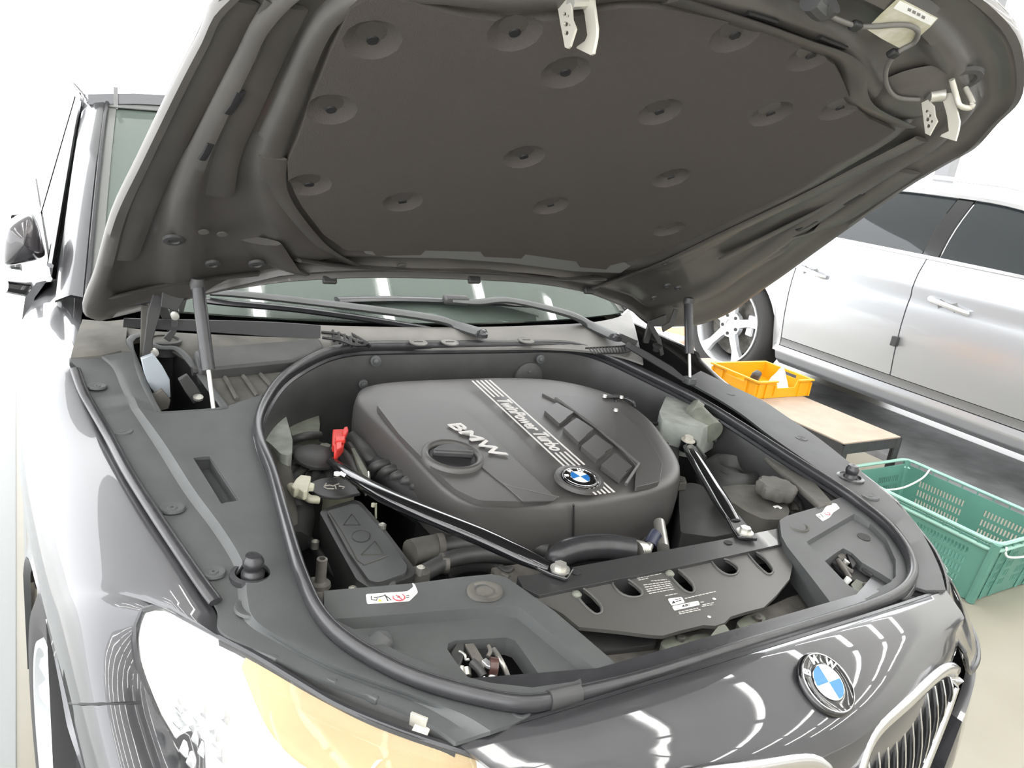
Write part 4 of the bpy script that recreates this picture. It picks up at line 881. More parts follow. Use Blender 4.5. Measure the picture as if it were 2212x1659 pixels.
PADPX = [(640, 300), (620, 345), (622, 385), (652, 440), (698, 500), (745, 534), (804, 537), (812, 547), (908, 545), (918, 535), (1036, 538), (1045, 549), (1125, 553), (1134, 544), (1244, 560), (1252, 572), (1308, 577), (1318, 568), (1400, 548), (1510, 502), (1640, 440), (1725, 398), (1795, 350), (1880, 308), (1932, 276), (1875, 250), (1838, 215), (1820, 170), (1800, 132), (1755, 103), (1690, 72), (1570, 38), (1450, 12), (1340, 8), (1200, 34), (1100, 40), (1000, 28), (880, -4), (800, -16), (755, 12), (715, 100), (676, 200)]
pad2 = [H2(*p) for p in PADPX]
cen2 = Vector((0, .82, 0))
def radial(poly, n):
    out = []
    for k in range(n):
        a = 2 * math.pi * k / n; d = Vector((math.cos(a), math.sin(a), 0)); best = 0
        for p, q in zip(poly, poly[1:] + poly[:1]):
            e = q - p; den = d.x * e.y - d.y * e.x
            if abs(den) < 1e-12: continue
            w = p - cen2; t = (w.x * e.y - w.y * e.x) / den; s = (w.x * d.y - w.y * d.x) / den
            if -1e-6 <= s <= 1 + 1e-6 and t > best: best = t
        out.append(cen2 + d * best)
    return out
NR = 300
ro = radial(hout, NR); rp = radial(pad2, NR)
def smr(l, k=5):
    n = len(l); return [sum((l[(i + j) % n] for j in range(-k, k + 1)), Vector()) / (2 * k + 1) for i in range(n)]
rps = smr(rp, 5)
PRF = [(0, .012), (0, .004), (.02, -.004), (.07, -.005), (.10, .006), (.26, .012), (.31, .004), (.35, -.005), (.43, -.007), (.48, .003), (.54, .010), (.74, .012), (.79, .002), (.84, -.003), (.93, -.003), (.97, .004), (1.02, .005)]
rows = []
for f, w in PRF: rows.append([HL(a.lerp(b, f).x, a.lerp(b, f).y, w) for a, b in zip(ro, rps)])
bm = bmesh.new(); V = grid(bm, rows, closed_u=True)
c = bm.verts.new(HL(cen2.x, cen2.y, .005)); last = V[-1]
for i in range(NR): bm.faces.new((last[i], last[(i + 1) % NR], c))
hood = obj('bonnet', bm, HOODIN, car, smooth=50, label='raised bonnet seen from beneath, dull graphite inner panel')
bm = bmesh.new(); prism(bm, [[HL(p.x, p.y, .012) for p in [q.lerp(cen2, .008) for q in smr(ro, 1)]]], HN * .005); obj('outer_skin', bm, PAINT, hood, smooth=30)
bm = bmesh.new(); tube(bm, [HL(p.x, p.y, .010) for p in [q.lerp(cen2, .004) for q in smr(ro, 1)]], .0032, 6, closed=True); obj('skin_hem', bm, PAINT, hood)
# felt pad with dimples
bm = bmesh.new(); prism(bm, [[HL(p.x, p.y, -.006) for p in pad2]], HN * .016); pad = obj('insulation_pad', bm, PADM, hood, smooth=30)
DIM = [(1222, 158), (1425, 243), (1112, 72), (1132, 340), (1450, 385), (870, 437), (1190, 445), (1445, 495), (805, 88), (715, 238), (1588, 78), (1665, 247), (668, 400), (1752, 122), (1815, 235), (1380, 330)]
DIM = DIM[:-1]
tmp = []
for q, (a, b) in enumerate(DIM):
    c = HP(a, b, -.006); bm = bmesh.new(); bmesh.ops.create_uvsphere(bm, u_segments=20, v_segments=12, radius=.05)
    bmesh.ops.transform(bm, matrix=Matrix.Translation(c - HN * .035), verts=bm.verts); me = bpy.data.meshes.new('c'); bm.to_mesh(me); bm.free(); o = bpy.data.objects.new('c', me); COL.objects.link(o); tmp.append(o)
    md = pad.modifiers.new('b', 'BOOLEAN'); md.operation = 'DIFFERENCE'; md.object = o; md.solver = 'EXACT'
dg = bpy.context.evaluated_depsgraph_get(); dg.update(); me = bpy.data.meshes.new_from_object(pad.evaluated_get(dg)); pad.modifiers.clear(); pad.data = me
for p in me.polygons: p.use_smooth = True
me.set_sharp_from_angle(angle=math.radians(28))
for o in tmp: bpy.data.objects.remove(o)
for a, b in DIM:
    c = HP(a, b, .004); bm = bmesh.new(); lathe(bm, c, -HN, [(.008, -.001), (.007, .001), (0, .001)], 12); obj('pad_clip', bm, BLACK, hood)
# bare strip showing under the notched edge of the pad
bm = bmesh.new(); A = [HP(a, b, -.004) for a, b in [(776, 530), (900, 532), (1040, 532), (1200, 545), (1330, 560), (1362, 575), (1340, 590), (1240, 586), (1100, 568), (960, 558), (840, 556), (790, 548)]]; prism(bm, [A], HN * .003); obj('pad_margin', bm, mat('bare_primer_grey', (.15, .148, .14), .5), hood, smooth=0)
# pressed ribs and slots of the inner panel
def hrib(px, r, w=-.002, sx=1.6, nm='pressed_rib', mt=HOODIN, sm_=5):
    bm = bmesh.new(); tube(bm, [HP(a, b, w) for a, b in px], r, 10, smooth=sm_, sx=sx * 1.3, sy=.35); return obj(nm, bm, mt, hood, smooth=80)
hrib([(1285, 620), (1440, 565), (1600, 490), (1760, 415), (1900, 345), (1990, 300)], .014)
hrib([(1560, 560), (1700, 490), (1800, 440), (1900, 380)], .008, .002)
hrib([(1500, 640), (1640, 560), (1690, 520), (1780, 490), (1860, 440), (1960, 370)], .016, .004)
hrib([(640, 560), (760, 575), (900, 580), (1060, 585), (1200, 600), (1300, 600)], .012)
hrib([(590, 340), (590, 400), (625, 460), (690, 530), (760, 570)], .010, -.001)
hrib([(470, 420), (480, 340), (520, 240), (570, 120), (620, 10)], .012, .004)
hrib([(270, 560), (320, 420), (390, 270), (470, 110), (520, 0)], .010, .004)
hrib([(1440, 0), (1600, 48), (1720, 90), (1800, 118), (1835, 150), (1840, 200), (1870, 235), (1950, 272)], .012, -.001)
hrib([(250, 640), (300, 628), (380, 610), (460, 600), (560, 590)], .012, .004)
hrib([(560, 520), (600, 570), (640, 585)], .020, .004)
def hslot(px, w=-.0045, h=.007, nm='panel_slot', mt=BLACK):
    bm = bmesh.new(); tube(bm, [HP(a, b, w) for a, b in px], h, 8, sx=1.0, sy=.5); return obj(nm, bm, mt, hood)
for s in ([(520, 198), (506, 225), (492, 243)], [(457, 308), (447, 328), (437, 343)], [(1612, 28), (1640, 36), (1674, 47)], [(1766, 80), (1795, 92), (1824, 103)], [(1895, 236), (1912, 242), (1928, 249)]): hslot(s)
for s in ([(1823, 439), (1842, 428), (1862, 417)], [(1724, 496), (1744, 485), (1762, 474)]): hslot(s, -.002, .011)
for a, b in ((603, 541), (440, 500), (480, 505), (868, 574)): 
    c = HP(a, b, -.004); bm = bmesh.new(); lathe(bm, c, -HN, [(.009, 0), (.009, .002), (.005, .0025), (0, .0025)], 12); obj('panel_screw', bm, DUSTY, hood)
for a, b, r in ((375, 518, .018), (460, 570, .014), (555, 570, .016), (1436, 567, .012), (1441, 617, .011), (1465, 622, .011), (1412, 643, .009)):
    c = HP(a, b, -.006); bm = bmesh.new(); lathe(bm, c, -HN, [(r, -.002), (r * .95, .003), (r * .55, .004), (r * .5, .001), (0, .001)], 18); obj('rubber_grommet', bm, PLASTD, hood)
# little clips along the rear edge
for a, b in ((712, 605), (1024, 605), (1272, 628)):
    bm = bmesh.new(); box(bm, HP(a, b, -.006), (.030, .012, .016), Matrix.Rotation(-HA, 3, 'X')); obj('edge_clip', bm, PLASTD, hood, bevel=.003)
# latch striker plates and hooks
def vplate(px, x, th, mt, nm, holes=(), lab=None):
    lo = [[P(a, b, x=x) for a, b in px]] + [[P(a + r * math.cos(t * math.pi / 5), b + r * 1.1 * math.sin(t * math.pi / 5), x=x) for t in range(10)] for a, b, r in holes]
    bm = bmesh.new(); prism(bm, lo, (th, 0, 0)); return obj(nm, bm, mt, hood, bevel=.0007, smooth=30, label=lab)
vplate([(1207, -6), (1205, 18), (1210, 50), (1216, 80), (1220, 102), (1226, 105), (1231, 100), (1243, 62), (1235, 42), (1233, 10), (1231, -6)], -.372, .003, STRIKE, 'striker_plate', [(1219, 30, 4), (1226, 34, 3), (1222, 52, 5), (1229, 54, 3), (1223, 71, 5)], 'perforated zinc striker plate')
vplate([(1250, -10), (1280, -10), (1289, 60), (1288, 80), (1281, 116), (1275, 119), (1244, 104), (1246, 100), (1263, 88), (1268, 76), (1262, 30)], -.350, .004, STRIKE, 'catch_hook', (), 'zinc plated catch hook')
bm = bmesh.new(); tube(bm, [P(1232, 6, x=-.372), P(1265, 4, x=-.350)], .008, 10); obj('hook_pivot', bm, STEEL, hood)
vplate([(1990, 222), (2004, 215), (2018, 229), (2020, 250), (2025, 262), (2015, 280), (2008, 293), (1998, 288)], .350, .003, STRIKE, 'striker_plate', [(2001, 240, 3), (2008, 250, 3), (2003, 258, 4), (2012, 262, 3), (2005, 272, 4)], 'perforated zinc striker plate')
vplate([(2032, 203), (2054, 200), (2062, 215), (2073, 262), (2071, 280), (2064, 305), (2030, 295), (2034, 290), (2049, 283), (2045, 250)], .372, .004, STRIKE, 'catch_hook', (), 'zinc plated catch hook')
bm = bmesh.new(); tube(bm, [P(2004, 208, x=.350), P(2024, 205, x=.364), P(2040, 204, x=.372)], .011, 12); obj('hook_pivot', bm, STEEL, hood)
bm = bmesh.new(); tube(bm, [P(2012, 190, x=.36), P(2024, 182, x=.362), P(2032, 186, x=.364), P(2028, 200, x=.366)], .004, 8, smooth=4); obj('return_spring', bm, STEEL, hood)
bm = bmesh.new(); tube(bm, [HP(2056, 172, -.01), HP(2066, 208, -.03), HP(2074, 228, -.045), HP(2094, 233, -.045), HP(2101, 222, -.04), HP(2086, 190, -.01)], .0045, 8, smooth=5); obj('striker_loop', bm, STRIKE, hood, smooth=80, label='bare wire striker loop')
bm = bmesh.new(); lathe(bm, HP(2078, 172, -.002), -HN, [(.032, -.002), (.028, .003), (.020, .004), (.017, .0), (0, .0)], 24, sx=1.3); obj('striker_seat', bm, PLASTD, hood)
bm = bmesh.new(); lathe(bm, HP(1985, 205, .002), -HN, [(.07, -.004), (.062, .006), (.045, .010), (0, .012)], 28, sx=1.5); obj('striker_mount', bm, HOODIN, hood, smooth=60)
# upper catch details at the top edge of the frame, sticker, washer hose
bm = bmesh.new(); tube(bm, [HP(1750, 0, -.02), HP(1775, 22, -.02), HP(1800, 8, -.02)], .014, 10, smooth=3); obj('catch_housing', bm, PLASTD, hood)
SP = [(1942, -4), (2026, 40), (2010, 58), (1987, 78), (1968, 100), (1947, 106), (1905, 84), (1872, 63), (1900, 34)]
bm = bmesh.new(); prism(bm, [[HP(a, b, -.0085) for a, b in SP]], HN * .001); stk = obj('bonnet_sticker', bm, mat('aged_paper', (.60, .58, .50), .45, noise=.35, nscale=40, dark=(.42, .40, .28)), hood, smooth=0, label='weathered pale paper sticker with a printed header')
bm = bmesh.new(); prism(bm, [[HP(a, b, -.0092) for a, b in [(1944, 2), (2023, 41), (2010, 55), (1930, 18)]]], HN * .0005); obj('sticker_header', bm, PAPER, hood, smooth=0)
for q, (a, b) in enumerate(((1966, 20), (1976, 25), (1986, 30), (1996, 36))):
    bm = bmesh.new(); prism(bm, [[HP(a - 4, b - 3, -.0096), HP(a + 3, b, -.0096), HP(a + 1, b + 6, -.0096), HP(a - 6, b + 3, -.0096)]], HN * .0003); obj('sticker_print', bm, mat('grey_ink', (.22, .21, .2), .6) if q == 0 else MATS['grey_ink'], hood, smooth=0)
bm = bmesh.new(); tube(bm, [HP(a, b, -.012) for a, b in [(1785, 30), (1815, 44), (1851, 56), (1890, 57), (1930, 54), (1962, 55), (1983, 68), (1975, 92), (1938, 114), (1916, 145), (1914, 176), (1925, 200), (1945, 212), (1985, 215)]], .0036, 8, smooth=5); obj('washer_hose', bm, mat('grey_hose', (.12, .115, .105), .5), hood, smooth=80, label='grey washer hose clipped under the bonnet')
for a, b in ((1848, 56), (1930, 116)):
    bm = bmesh.new(); box(bm, HP(a, b, -.012), (.018, .014, .010), Matrix.Rotation(-HA, 3, 'X')); obj('hose_clip', bm, BLACK, hood, bevel=.003)
# gas struts and hinges
def strut(a, b, px=None):
    top = P(*a, y=1.189); bot = P(*b, y=1.101); mid = top.lerp(bot, .69)
    bm = bmesh.new(); tube(bm, [top, mid], .0125, 16); s = obj('gas_strut', bm, RUBBER, car, smooth=50)
    bm = bmesh.new(); tube(bm, [mid, bot], .0042, 10); obj('strut_rod', bm, STEEL, s, label='polished strut rod')
    bm = bmesh.new(); lathe(bm, top + Vector((0, 0, -.0)), (0, 0, 1), [(.0125, -.01), (.015, 0), (.012, .012), (0, .014)], 14); obj('strut_end', bm, PLASTD, s)
    return s
strut((427, 615), (461, 882)); strut((1487, 652), (1490, 816))
bm = bmesh.new(); box(bm, P(1490, 818, y=1.10) + Vector((0, 0, -.005)), (.03, .03, .02)); obj('strut_foot', bm, PLAST, car, bevel=.004)
def bar(name, px, y, w, th=.006, mt=PLASTD, par=car, y2=None):
    n = len(px); pts = [P(a, b, y=y + ((y2 if y2 is not None else y) - y) * i / (n - 1)) for i, (a, b) in enumerate(px)]
    bm = bmesh.new(); L_, R__ = [], []
    for i, p in enumerate(pts):
        a = pts[max(i - 1, 0)]; b = pts[min(i + 1, n - 1)]; d = (b - a).normalized(); s = d.cross(Vector((0, 1, 0))).normalized() * (w[i] if isinstance(w, (list, tuple)) else w)
        L_.append(p - s); R__.append(p + s)
    prism(bm, [L_ + R__[::-1]], (0, th, 0)); return obj(name, bm, mt, par, smooth=30, bevel=.0015)
h1 = bar('bonnet_hinge', [(405, 510), (400, 555), (385, 610), (365, 668)], 1.30, [.022, .026, .028, .016], .008)
bar('hinge_link', [(345, 625), (332, 680), (322, 730), (316, 790)], 1.33, [.010, .012, .008, .009], .007, PLASTD, h1)
bar('hinge_link', [(318, 660), (314, 720), (312, 780)], 1.36, [.011, .009, .009], .007, DUSTY, h1)
bar('hinge_link', [(350, 662), (362, 690), (367, 718)], 1.38, [.010, .009, .004], .006, PLASTD, h1)
bar('hinge_link', [(372, 655), (380, 685), (376, 715), (360, 735)], 1.36, [.008, .008, .006, .008], .006, PLASTD, h1)
bar('hinge_link', [(397, 610), (395, 640), (392, 675)], 1.38, [.014, .010, .004], .006, PLASTD, h1)
for a, b in ((378, 683), (318, 788), (334, 762)):
    bm = bmesh.new(); lathe(bm, P(a, b, y=1.33), (0, -1, 0), [(.008, -.01), (.008, .004), (0, .005)], 12); obj('hinge_pin', bm, STEEL, h1)
y0 = D(345, 830).y
bar('hinge_bracket', [(318, 770), (332, 800), (345, 828), (358, 862)], y0, [.012, .018, .020, .010], .012, mat('bluish_bare_metal', (.38, .42, .46), .4, .4), h1)
bar('hinge_bracket', [(336, 850), (352, 872), (356, 885)], y0 - .03, [.014, .016, .008], .012, DIRT, h1)
bar('hinge_bracket', [(395, 815), (412, 840), (430, 866)], y0 - .02, [.010, .012, .012], .012, PLASTD, h1)
bm = bmesh.new(); lathe(bm, P(428, 861, y=y0 - .03), (0, -.3, 1), [(.010, 0), (.010, .005), (0, .006)], 12); obj('hinge_pin', bm, STEEL, h1)
h2 = bar('bonnet_hinge', [(1440, 690), (1408, 700), (1396, 742)], 1.36, [.016, .014, .010], .008)
bar('hinge_link', [(1404, 700), (1424, 735), (1431, 768)], 1.34, [.008, .008, .007], .006, PLASTD, h2)
bar('hinge_link', [(1462, 668), (1452, 700), (1432, 712)], 1.30, [.008, .012, .010], .006, PLASTD, h2)
bar('hinge_bracket', [(1362, 748), (1400, 770), (1450, 800), (1480, 822)], 1.20, [.008, .010, .010, .006], .02, BLACK, h2, y2=1.10)
bar('hinge_bracket', [(1340, 728), (1375, 745)], 1.3, [.010, .012], .01, PLASTD, h2)
bm = bmesh.new(); lathe(bm, P(1416, 758, y=1.28), (0, -.2, 1), [(.009, 0), (.009, .012), (.014, .014), (.014, .02), (0, .022)], 12); obj('hinge_pin', bm, BLACK, h2)

# ================================================================== engine cover
EN = Vector((0, -.11, 1)).normalized()
def ET(px, py, w=0.):
    o = Vector((0, .739, .889)) + EN * w; d = ray(px, py); t = (o - CAM).dot(EN) / d.dot(EN); return CAM + d * t
def EL(x, y, w=0.): return Vector((x, y, .889 + .11 * (y - .739) + w))
RIM = [(770, 858), (792, 836), (860, 826), (1000, 820), (1100, 818), (1190, 822), (1270, 837), (1340, 862), (1400, 905), (1440, 955), (1463, 992), (1468, 1018), (1452, 1042), (1400, 1062), (1320, 1079), (1240, 1090), (1150, 1094), (1060, 1092), (1010, 1084), (962, 1058), (918, 1016), (868, 962), (818, 912), (782, 878)]
rim = resample(cr([ET(a, b, -.008) for a, b in RIM], 5, True) + [ET(*RIM[0], -.008)], 101)[:-1]
ecn = sum(rim, Vector()) / len(rim)
rows = []
for f, w, o_ in ((0, -.105, .004), (0, -.06, .006), (0, -.022, .005), (0, -.008, .002), (0, 0, 0), (.02, .004, 0), (.05, .007, 0), (.12, .009, 0), (.3, .012, 0), (.6, .015, 0), (.9, .016, 0)):
    r = []
    for p in rim:
        q = p.lerp(ecn, f); d = (p - ecn); d.z = 0; d = d.normalized(); q = q + d * o_; q.z += w; r.append(q)
    rows.append(r)
bm = bmesh.new(); V = grid(bm, rows, closed_u=True); c = bm.verts.new(ecn + Vector((0, 0, .016))); L_ = V[-1]
for i in range(len(L_)): bm.faces.new((L_[i], L_[(i + 1) % len(L_)], c))
ec_ = obj('engine_cover', bm, COVERM, car, smooth=70)
def ep(px, w, th, nm, mt=COVERM, bev=.002, rr=None, parent=ec_, lab=None):
    pts = [ET(a, b, w) for a, b in px]
    if rr: pts = rnd(pts, rr)
    bm = bmesh.new(); prism(bm, [pts], EN * -th); return obj(nm, bm, mt, parent, bevel=bev, smooth=30, label=lab)
ep([(812, 872), (850, 862), (905, 862), (972, 867), (1002, 887), (1058, 938), (1140, 1018), (1200, 1074), (1130, 1083), (1035, 1081), (985, 1058), (935, 1012), (862, 938)], .0125, .012, 'raised_panel', bev=.003, rr=.012)
ep([(1090, 1047), (1206, 1073), (1196, 1080), (1130, 1082)], .0145, .004, 'corner_facet', bev=.001)
ep([(1168, 848), (1250, 856), (1330, 880), (1395, 935), (1432, 1000), (1425, 1040), (1372, 1052), (1374, 1005), (1330, 957), (1262, 905), (1215, 872)], .0115, .012, 'raised_panel', bev=.003, rr=.010)
for q in ([(1176, 886), (1202, 869), (1240, 890), (1209, 915)], [(1217, 923), (1246, 902), (1283, 926), (1250, 955)], [(1255, 963), (1287, 938), (1325, 965), (1290, 992)], [(1298, 1004), (1329, 978), (1366, 1007), (1340, 1034)]): ep(q, .0165, .012, 'cover_rib', bev=.002, rr=.004)
bm = bmesh.new(); tube(bm, [ET(1200, 860, .012), ET(1290, 925, .012), ET(1380, 1002, .012), ET(1352, 1046, .012)], .0035, 8, smooth=1); obj('panel_edge', bm, COVERM, ec_)
bm = bmesh.new(); tube(bm, [ET(1238, 1090, .001), ET(1239, 1092, -.006)] + [P(1239, 1096 + 12 * i, y=ET(1238, 1092, -.008).y - .006) for i in range(8)], .0022, 6); obj('cover_seam', bm, BLACK, ec_)
for px in ([(1040, 1008), (1060, 1024), (1090, 1047)], [(1090, 1047), (1150, 1062), (1208, 1074)], [(1090, 1047), (1112, 1066), (1130, 1083)]):
    bm = bmesh.new(); tube(bm, [ET(a, b, .0135) for a, b in px], .0016, 6); obj('panel_edge', bm, COVERM, ec_)
# stripes and lettering
yA = ET(1038, 836).y; yB = ET(1233, 1011).y - .02; CW_ = .0165
def stripe(x, y0, y1, w=.0022):
    bm = bmesh.new(); prism(bm, [[EL(x - w, y0, CW_), EL(x + w, y0, CW_), EL(x + w, y1, CW_), EL(x - w, y1, CW_)]], (0, 0, .0008)); obj('silver_stripe', bm, SATIN, ec_, smooth=0)
for x in (-.024, .024): stripe(x, yA, yB)
for x in (-.012, 0, .012): stripe(x, yA, yA - .09); stripe(x, yB + .055, yB)
ym = (yA - .09 + yB + .055) / 2
text('badge_lettering', 'TwinPower Turbo', basis(EL(0, ym, CW_), (0, -1, -.11), (0, -.11, 1)), .046, SATIN, ec_, ext=.0005, shear=.25, bold=.0010, sx=(yA - .09 - yB - .055) / .372)
yC = ET(1289, 1070).y
for x in (-.022, -.011, 0, .011, .022): stripe(x, yC + .022, yC - .022, .0022)
b0_, b1_ = ET(985, 920, .016), ET(1068, 975, .016)
text('badge_lettering', 'BMW', basis((b0_ + b1_) / 2, (b1_ - b0_), EN), .044, SATIN, ec_, ext=.0012, shear=.15, bold=.0006, sx=1.42)
emc = ET(1252, 1034, .017)
bm = bmesh.new(); lathe(bm, emc, EN, [(.050, -.006), (.048, .002), (.042, .003), (.038, .0)], 36, cap=False); obj('badge_seat', bm, COVERM, ec_)
roundel('badge', emc, EN, (-.25, 1, .1), .033, ec_)
oc = ET(978, 985, .016)
bm = bmesh.new(); lathe(bm, oc, EN, [(.062, -.010), (.060, .004), (.054, .007), (.048, .004), (.046, -.010), (.046, -.02)], 40, cap=False); cr_ = obj('filler_collar', bm, COVERM, ec_, smooth=60)
bm = bmesh.new(); lathe(bm, oc, EN, [(.045, -.0), (.044, -.0005), (.0, -.0005)], 32); box(bm, (0, 0, 0), (0.0001, .0001, .0001)); obj('filler_well', bm, BLACK, ec_)
bm = bmesh.new(); M0 = basis(oc + EN * .006, (1, -.35, 0), EN); bmesh.ops.create_cube(bm, size=1, matrix=M0 @ Matrix.Diagonal(Vector((.078, .014, .014, 1)))); obj('oil_filler_cap', bm, PLASTD, ec_, bevel=.004)
bm = bmesh.new(); pts = [M0 @ Vector((.038 * math.cos(k * math.pi / 12), .038 * math.sin(k * math.pi / 12), -.004)) for k in range(13)]; prism(bm, [pts], EN * .004); obj('cap_face', bm, PLASTD, ec_, bevel=.001)

# ================================================================== things around the engine
def pl(name, px, z, th, mt, bev=.003, parent=car, rr=None, lab=None, tilt=None):
    pts = [P(a[0], a[1], z=(a[2] if len(a) > 2 else z)) for a in px]
    if rr: pts = rnd(pts, rr)
    bm = bmesh.new(); prism(bm, [pts], (0, 0, -th)); return obj(name, bm, mt, parent, bevel=bev, smooth=30, label=lab)
def tb_(name, px, r, mt, parent=car, sm_=5, n=10, lab=None, **k):
    bm = bmesh.new(); tube(bm, [P(a, b, z=c) for a, b, c in px], r, n, smooth=sm_, **k); return obj(name, bm, mt, parent, smooth=70, label=lab)
def lt(name, px, py, z, prof, mt, ax=(0, 0, 1), parent=car, n=24, sx=1., xd=None, lab=None):
    bm = bmesh.new(); lathe(bm, P(px, py, z=z), ax, prof, n, sx=sx, xdir=xd); return obj(name, bm, mt, parent, smooth=45, label=lab)
# general dark mass under everything
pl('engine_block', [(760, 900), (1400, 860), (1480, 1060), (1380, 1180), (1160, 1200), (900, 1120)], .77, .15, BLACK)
# left strut tower and scuttle bracket
pl('strut_tower', [(600, 960), (640, 930), (720, 960), (760, 1010), (748, 1060), (660, 1080), (612, 1040)], .80, .1, PLASTD, .012)
tw = lt('tower_cap', 684, 985, .845, [(.045, -.006), (.045, .0), (.040, .004), (0, .006)], PLASTD, (0.05, -.15, 1))
for a, b in (((672, 1000), (622, 1042)), ((690, 1003), (672, 1048)), ((706, 1000), (712, 1040)), ((655, 992), (612, 1010)), ((720, 1000), (758, 1040)), ((640, 985), (610, 985))): tb_('tower_rib', [(a[0], a[1], .83), (b[0], b[1], .81)], .009, PLASTD, n=8, sy=.8)
for q, px in enumerate(([(606, 1010), (640, 990), (660, 1010), (625, 1060)], [(665, 1015), (700, 1010), (712, 1045), (690, 1062), (655, 1060)], [(610, 965), (650, 958), (668, 972), (640, 985), (612, 985)])): pl('tower_web', px, .82, .02, PLASTD, .004)
pl('heat_shield', [(601, 872), (609, 874), (620, 905), (632, 950), (631, 978), (622, 984), (606, 980), (588, 962), (571, 948), (580, 918)], .865, .05, FOAM, .010, rr=.006, lab='pale dusty shield beside the seal')
pl('scuttle_bracket', [(620, 916), (642, 905), (661, 900), (676, 898), (689, 896), (691, 916), (690, 934), (664, 940), (634, 946), (626, 932)], .835, .03, GREENG, .008, lab='grey green dusty bracket')
tb_('scuttle_hose', [(634, 950, .84), (660, 942, .85), (690, 940, .84)], .009, PLASTD)
bm = bmesh.new(); hexbolt(bm, P(702, 975, z=.835), (0, 0, 1), .012, .012); obj('brace_bolt', bm, GREENG, car, smooth=25)
pl('brace_flange', [(686, 968), (710, 958), (722, 972), (712, 985), (690, 985)], .832, .008, GREENG, .002)
# red terminal clip
rc_ = pl('terminal_clip', [(719, 927), (746, 926), (748, 942), (745, 945), (743, 962), (740, 966), (728, 978), (722, 979), (722, 962), (718, 960), (718, 940)], .875, .016, RED, .002, lab='bright red plastic terminal clip')
pl('clip_tab', [(740, 930), (744, 922), (751, 920), (753, 928), (748, 938), (741, 940)], .885, .010, RED, .002, rc_); pl('clip_step', [(724, 943), (746, 941), (745, 950), (725, 952)], .884, .008, RED, .0015, rc_); pl('clip_step', [(726, 955), (738, 953), (738, 966), (727, 972)], .882, .006, RED, .0015, rc_)
tb_('vacuum_pipe', [(735, 978, .845), (748, 990, .842), (762, 1010, .835), (772, 1035, .83)], .013, PLASTD)
tb_('vacuum_pipe', [(752, 962, .85), (775, 995, .84), (790, 1030, .83)], .010, PLASTD)
pl('heat_plate', [(753, 957), (760, 956), (797, 1022), (797, 1038), (792, 1042)], .855, .03, GREENG, .001)
tb_('plate_edge', [(796, 1020, .857), (797, 1032, .855), (795, 1041, .85)], .003, STEEL, n=6)
# corrugated intake
for i in range(7):
    t = i / 6; x0, y0 = 803 + 130 * t, 1022 + 66 * t; w = 42 + 16 * t
    tb_('intake_corrugation', [(x0 - 6, y0 + 14, .80), (x0 + 2, y0 - 8, .835), (x0 + 18, y0 - 18, .848), (x0 + w, y0 - 18 - 2 * t, .845), (x0 + w + 22, y0 - 14, .83)], .011, PLASTD, n=8)
tb_('intake_duct', [(800, 1010, .80), (850, 1040, .81), (900, 1075, .81), (960, 1110, .80)], .045, BLACK)
tb_('intake_duct', [(770, 955, .83), (790, 985, .83), (815, 1005, .82)], .030, PLASTD)
# washer filler
lt('washer_neck', 724, 1068, .79, [(.036, -.07), (.038, .010), (.042, .014), (.042, .022), (.030, .022)], CREAM, (0, .1, 1))
bm = bmesh.new(); c = P(719, 1052, z=.832); n_ = Vector((.05, -.12, 1)).normalized(); pts = []
for k in range(28):
    a = 2 * math.pi * k / 28; pts.append(c + Vector((.043 * math.cos(a), .043 * math.sin(a), 0)))
tip = P(774, 1062, z=.832); d = (tip - c).normalized()
pts = [p if (p - c).normalized().dot(d) < .80 else None for p in pts]; i0_ = [i for i, p in enumerate(pts) if p is None]; poly = []
for i in range(28):
    j = (i + i0_[-1] + 1) % 28 if 27 not in i0_ or 0 not in i0_ else i
    poly.append(pts[i])
out_ = []; done = False
for p in poly:
    if p is None:
        if not done: out_.append(tip + Vector((.002, -.006, 0))); out_.append(tip + Vector((.002, .006, 0))); done = True
    else: out_.append(p)
ang = lambda p: math.atan2((p - c).y, (p - c).x)
out_.sort(key=ang); prism(bm, [out_], (0, 0, -.006)); wc = obj('washer_cap', bm, PLASTD, car, bevel=.002, smooth=30, label='flat black washer filler cap with a pull tab and a worn white symbol')
for q in ([(705, 1044), (700, 1052), (707, 1056), (722, 1056)], [(700, 1050), (712, 1048), (720, 1050), (726, 1047)], [(726, 1056), (724, 1048), (732, 1045)], [(732, 1050), (744, 1052), (740, 1056)]):
    bm = bmesh.new(); tube(bm, [P(a, b, z=.8325) for a, b in q], .0016, 5); obj('cap_symbol', bm, mat('worn_white_print', (.42, .40, .36), .6) if 'worn_white_print' not in MATS else MATS['worn_white_print'], wc)
hc_ = pl('harness_clip', [(628, 1050), (640, 1033), (650, 1025), (672, 1028), (671, 1036), (664, 1060), (656, 1062), (645, 1054), (636, 1056)], .855, .018, CREAM, .002, lab='ivory plastic harness connector')
pl('clip_tab', [(662, 1045), (668, 1040), (680, 1044), (678, 1052), (664, 1052)], .852, .010, CREAM, .002, hc_)
tb_('clip_strap', [(627, 1050, .835), (640, 1066, .83), (660, 1072, .825), (670, 1078, .822), (690, 1080, .82)], .008, CREAM, hc_)
# wiring along the wing
tb_('wing_harness', [(588, 985, .84), (606, 1010, .83), (615, 1060, .81), (620, 1110, .79), (632, 1150, .77)], .020, DUSTY)
tb_('wing_harness', [(640, 1080, .80), (650, 1110, .78), (640, 1170, .76)], .026, PLASTD)
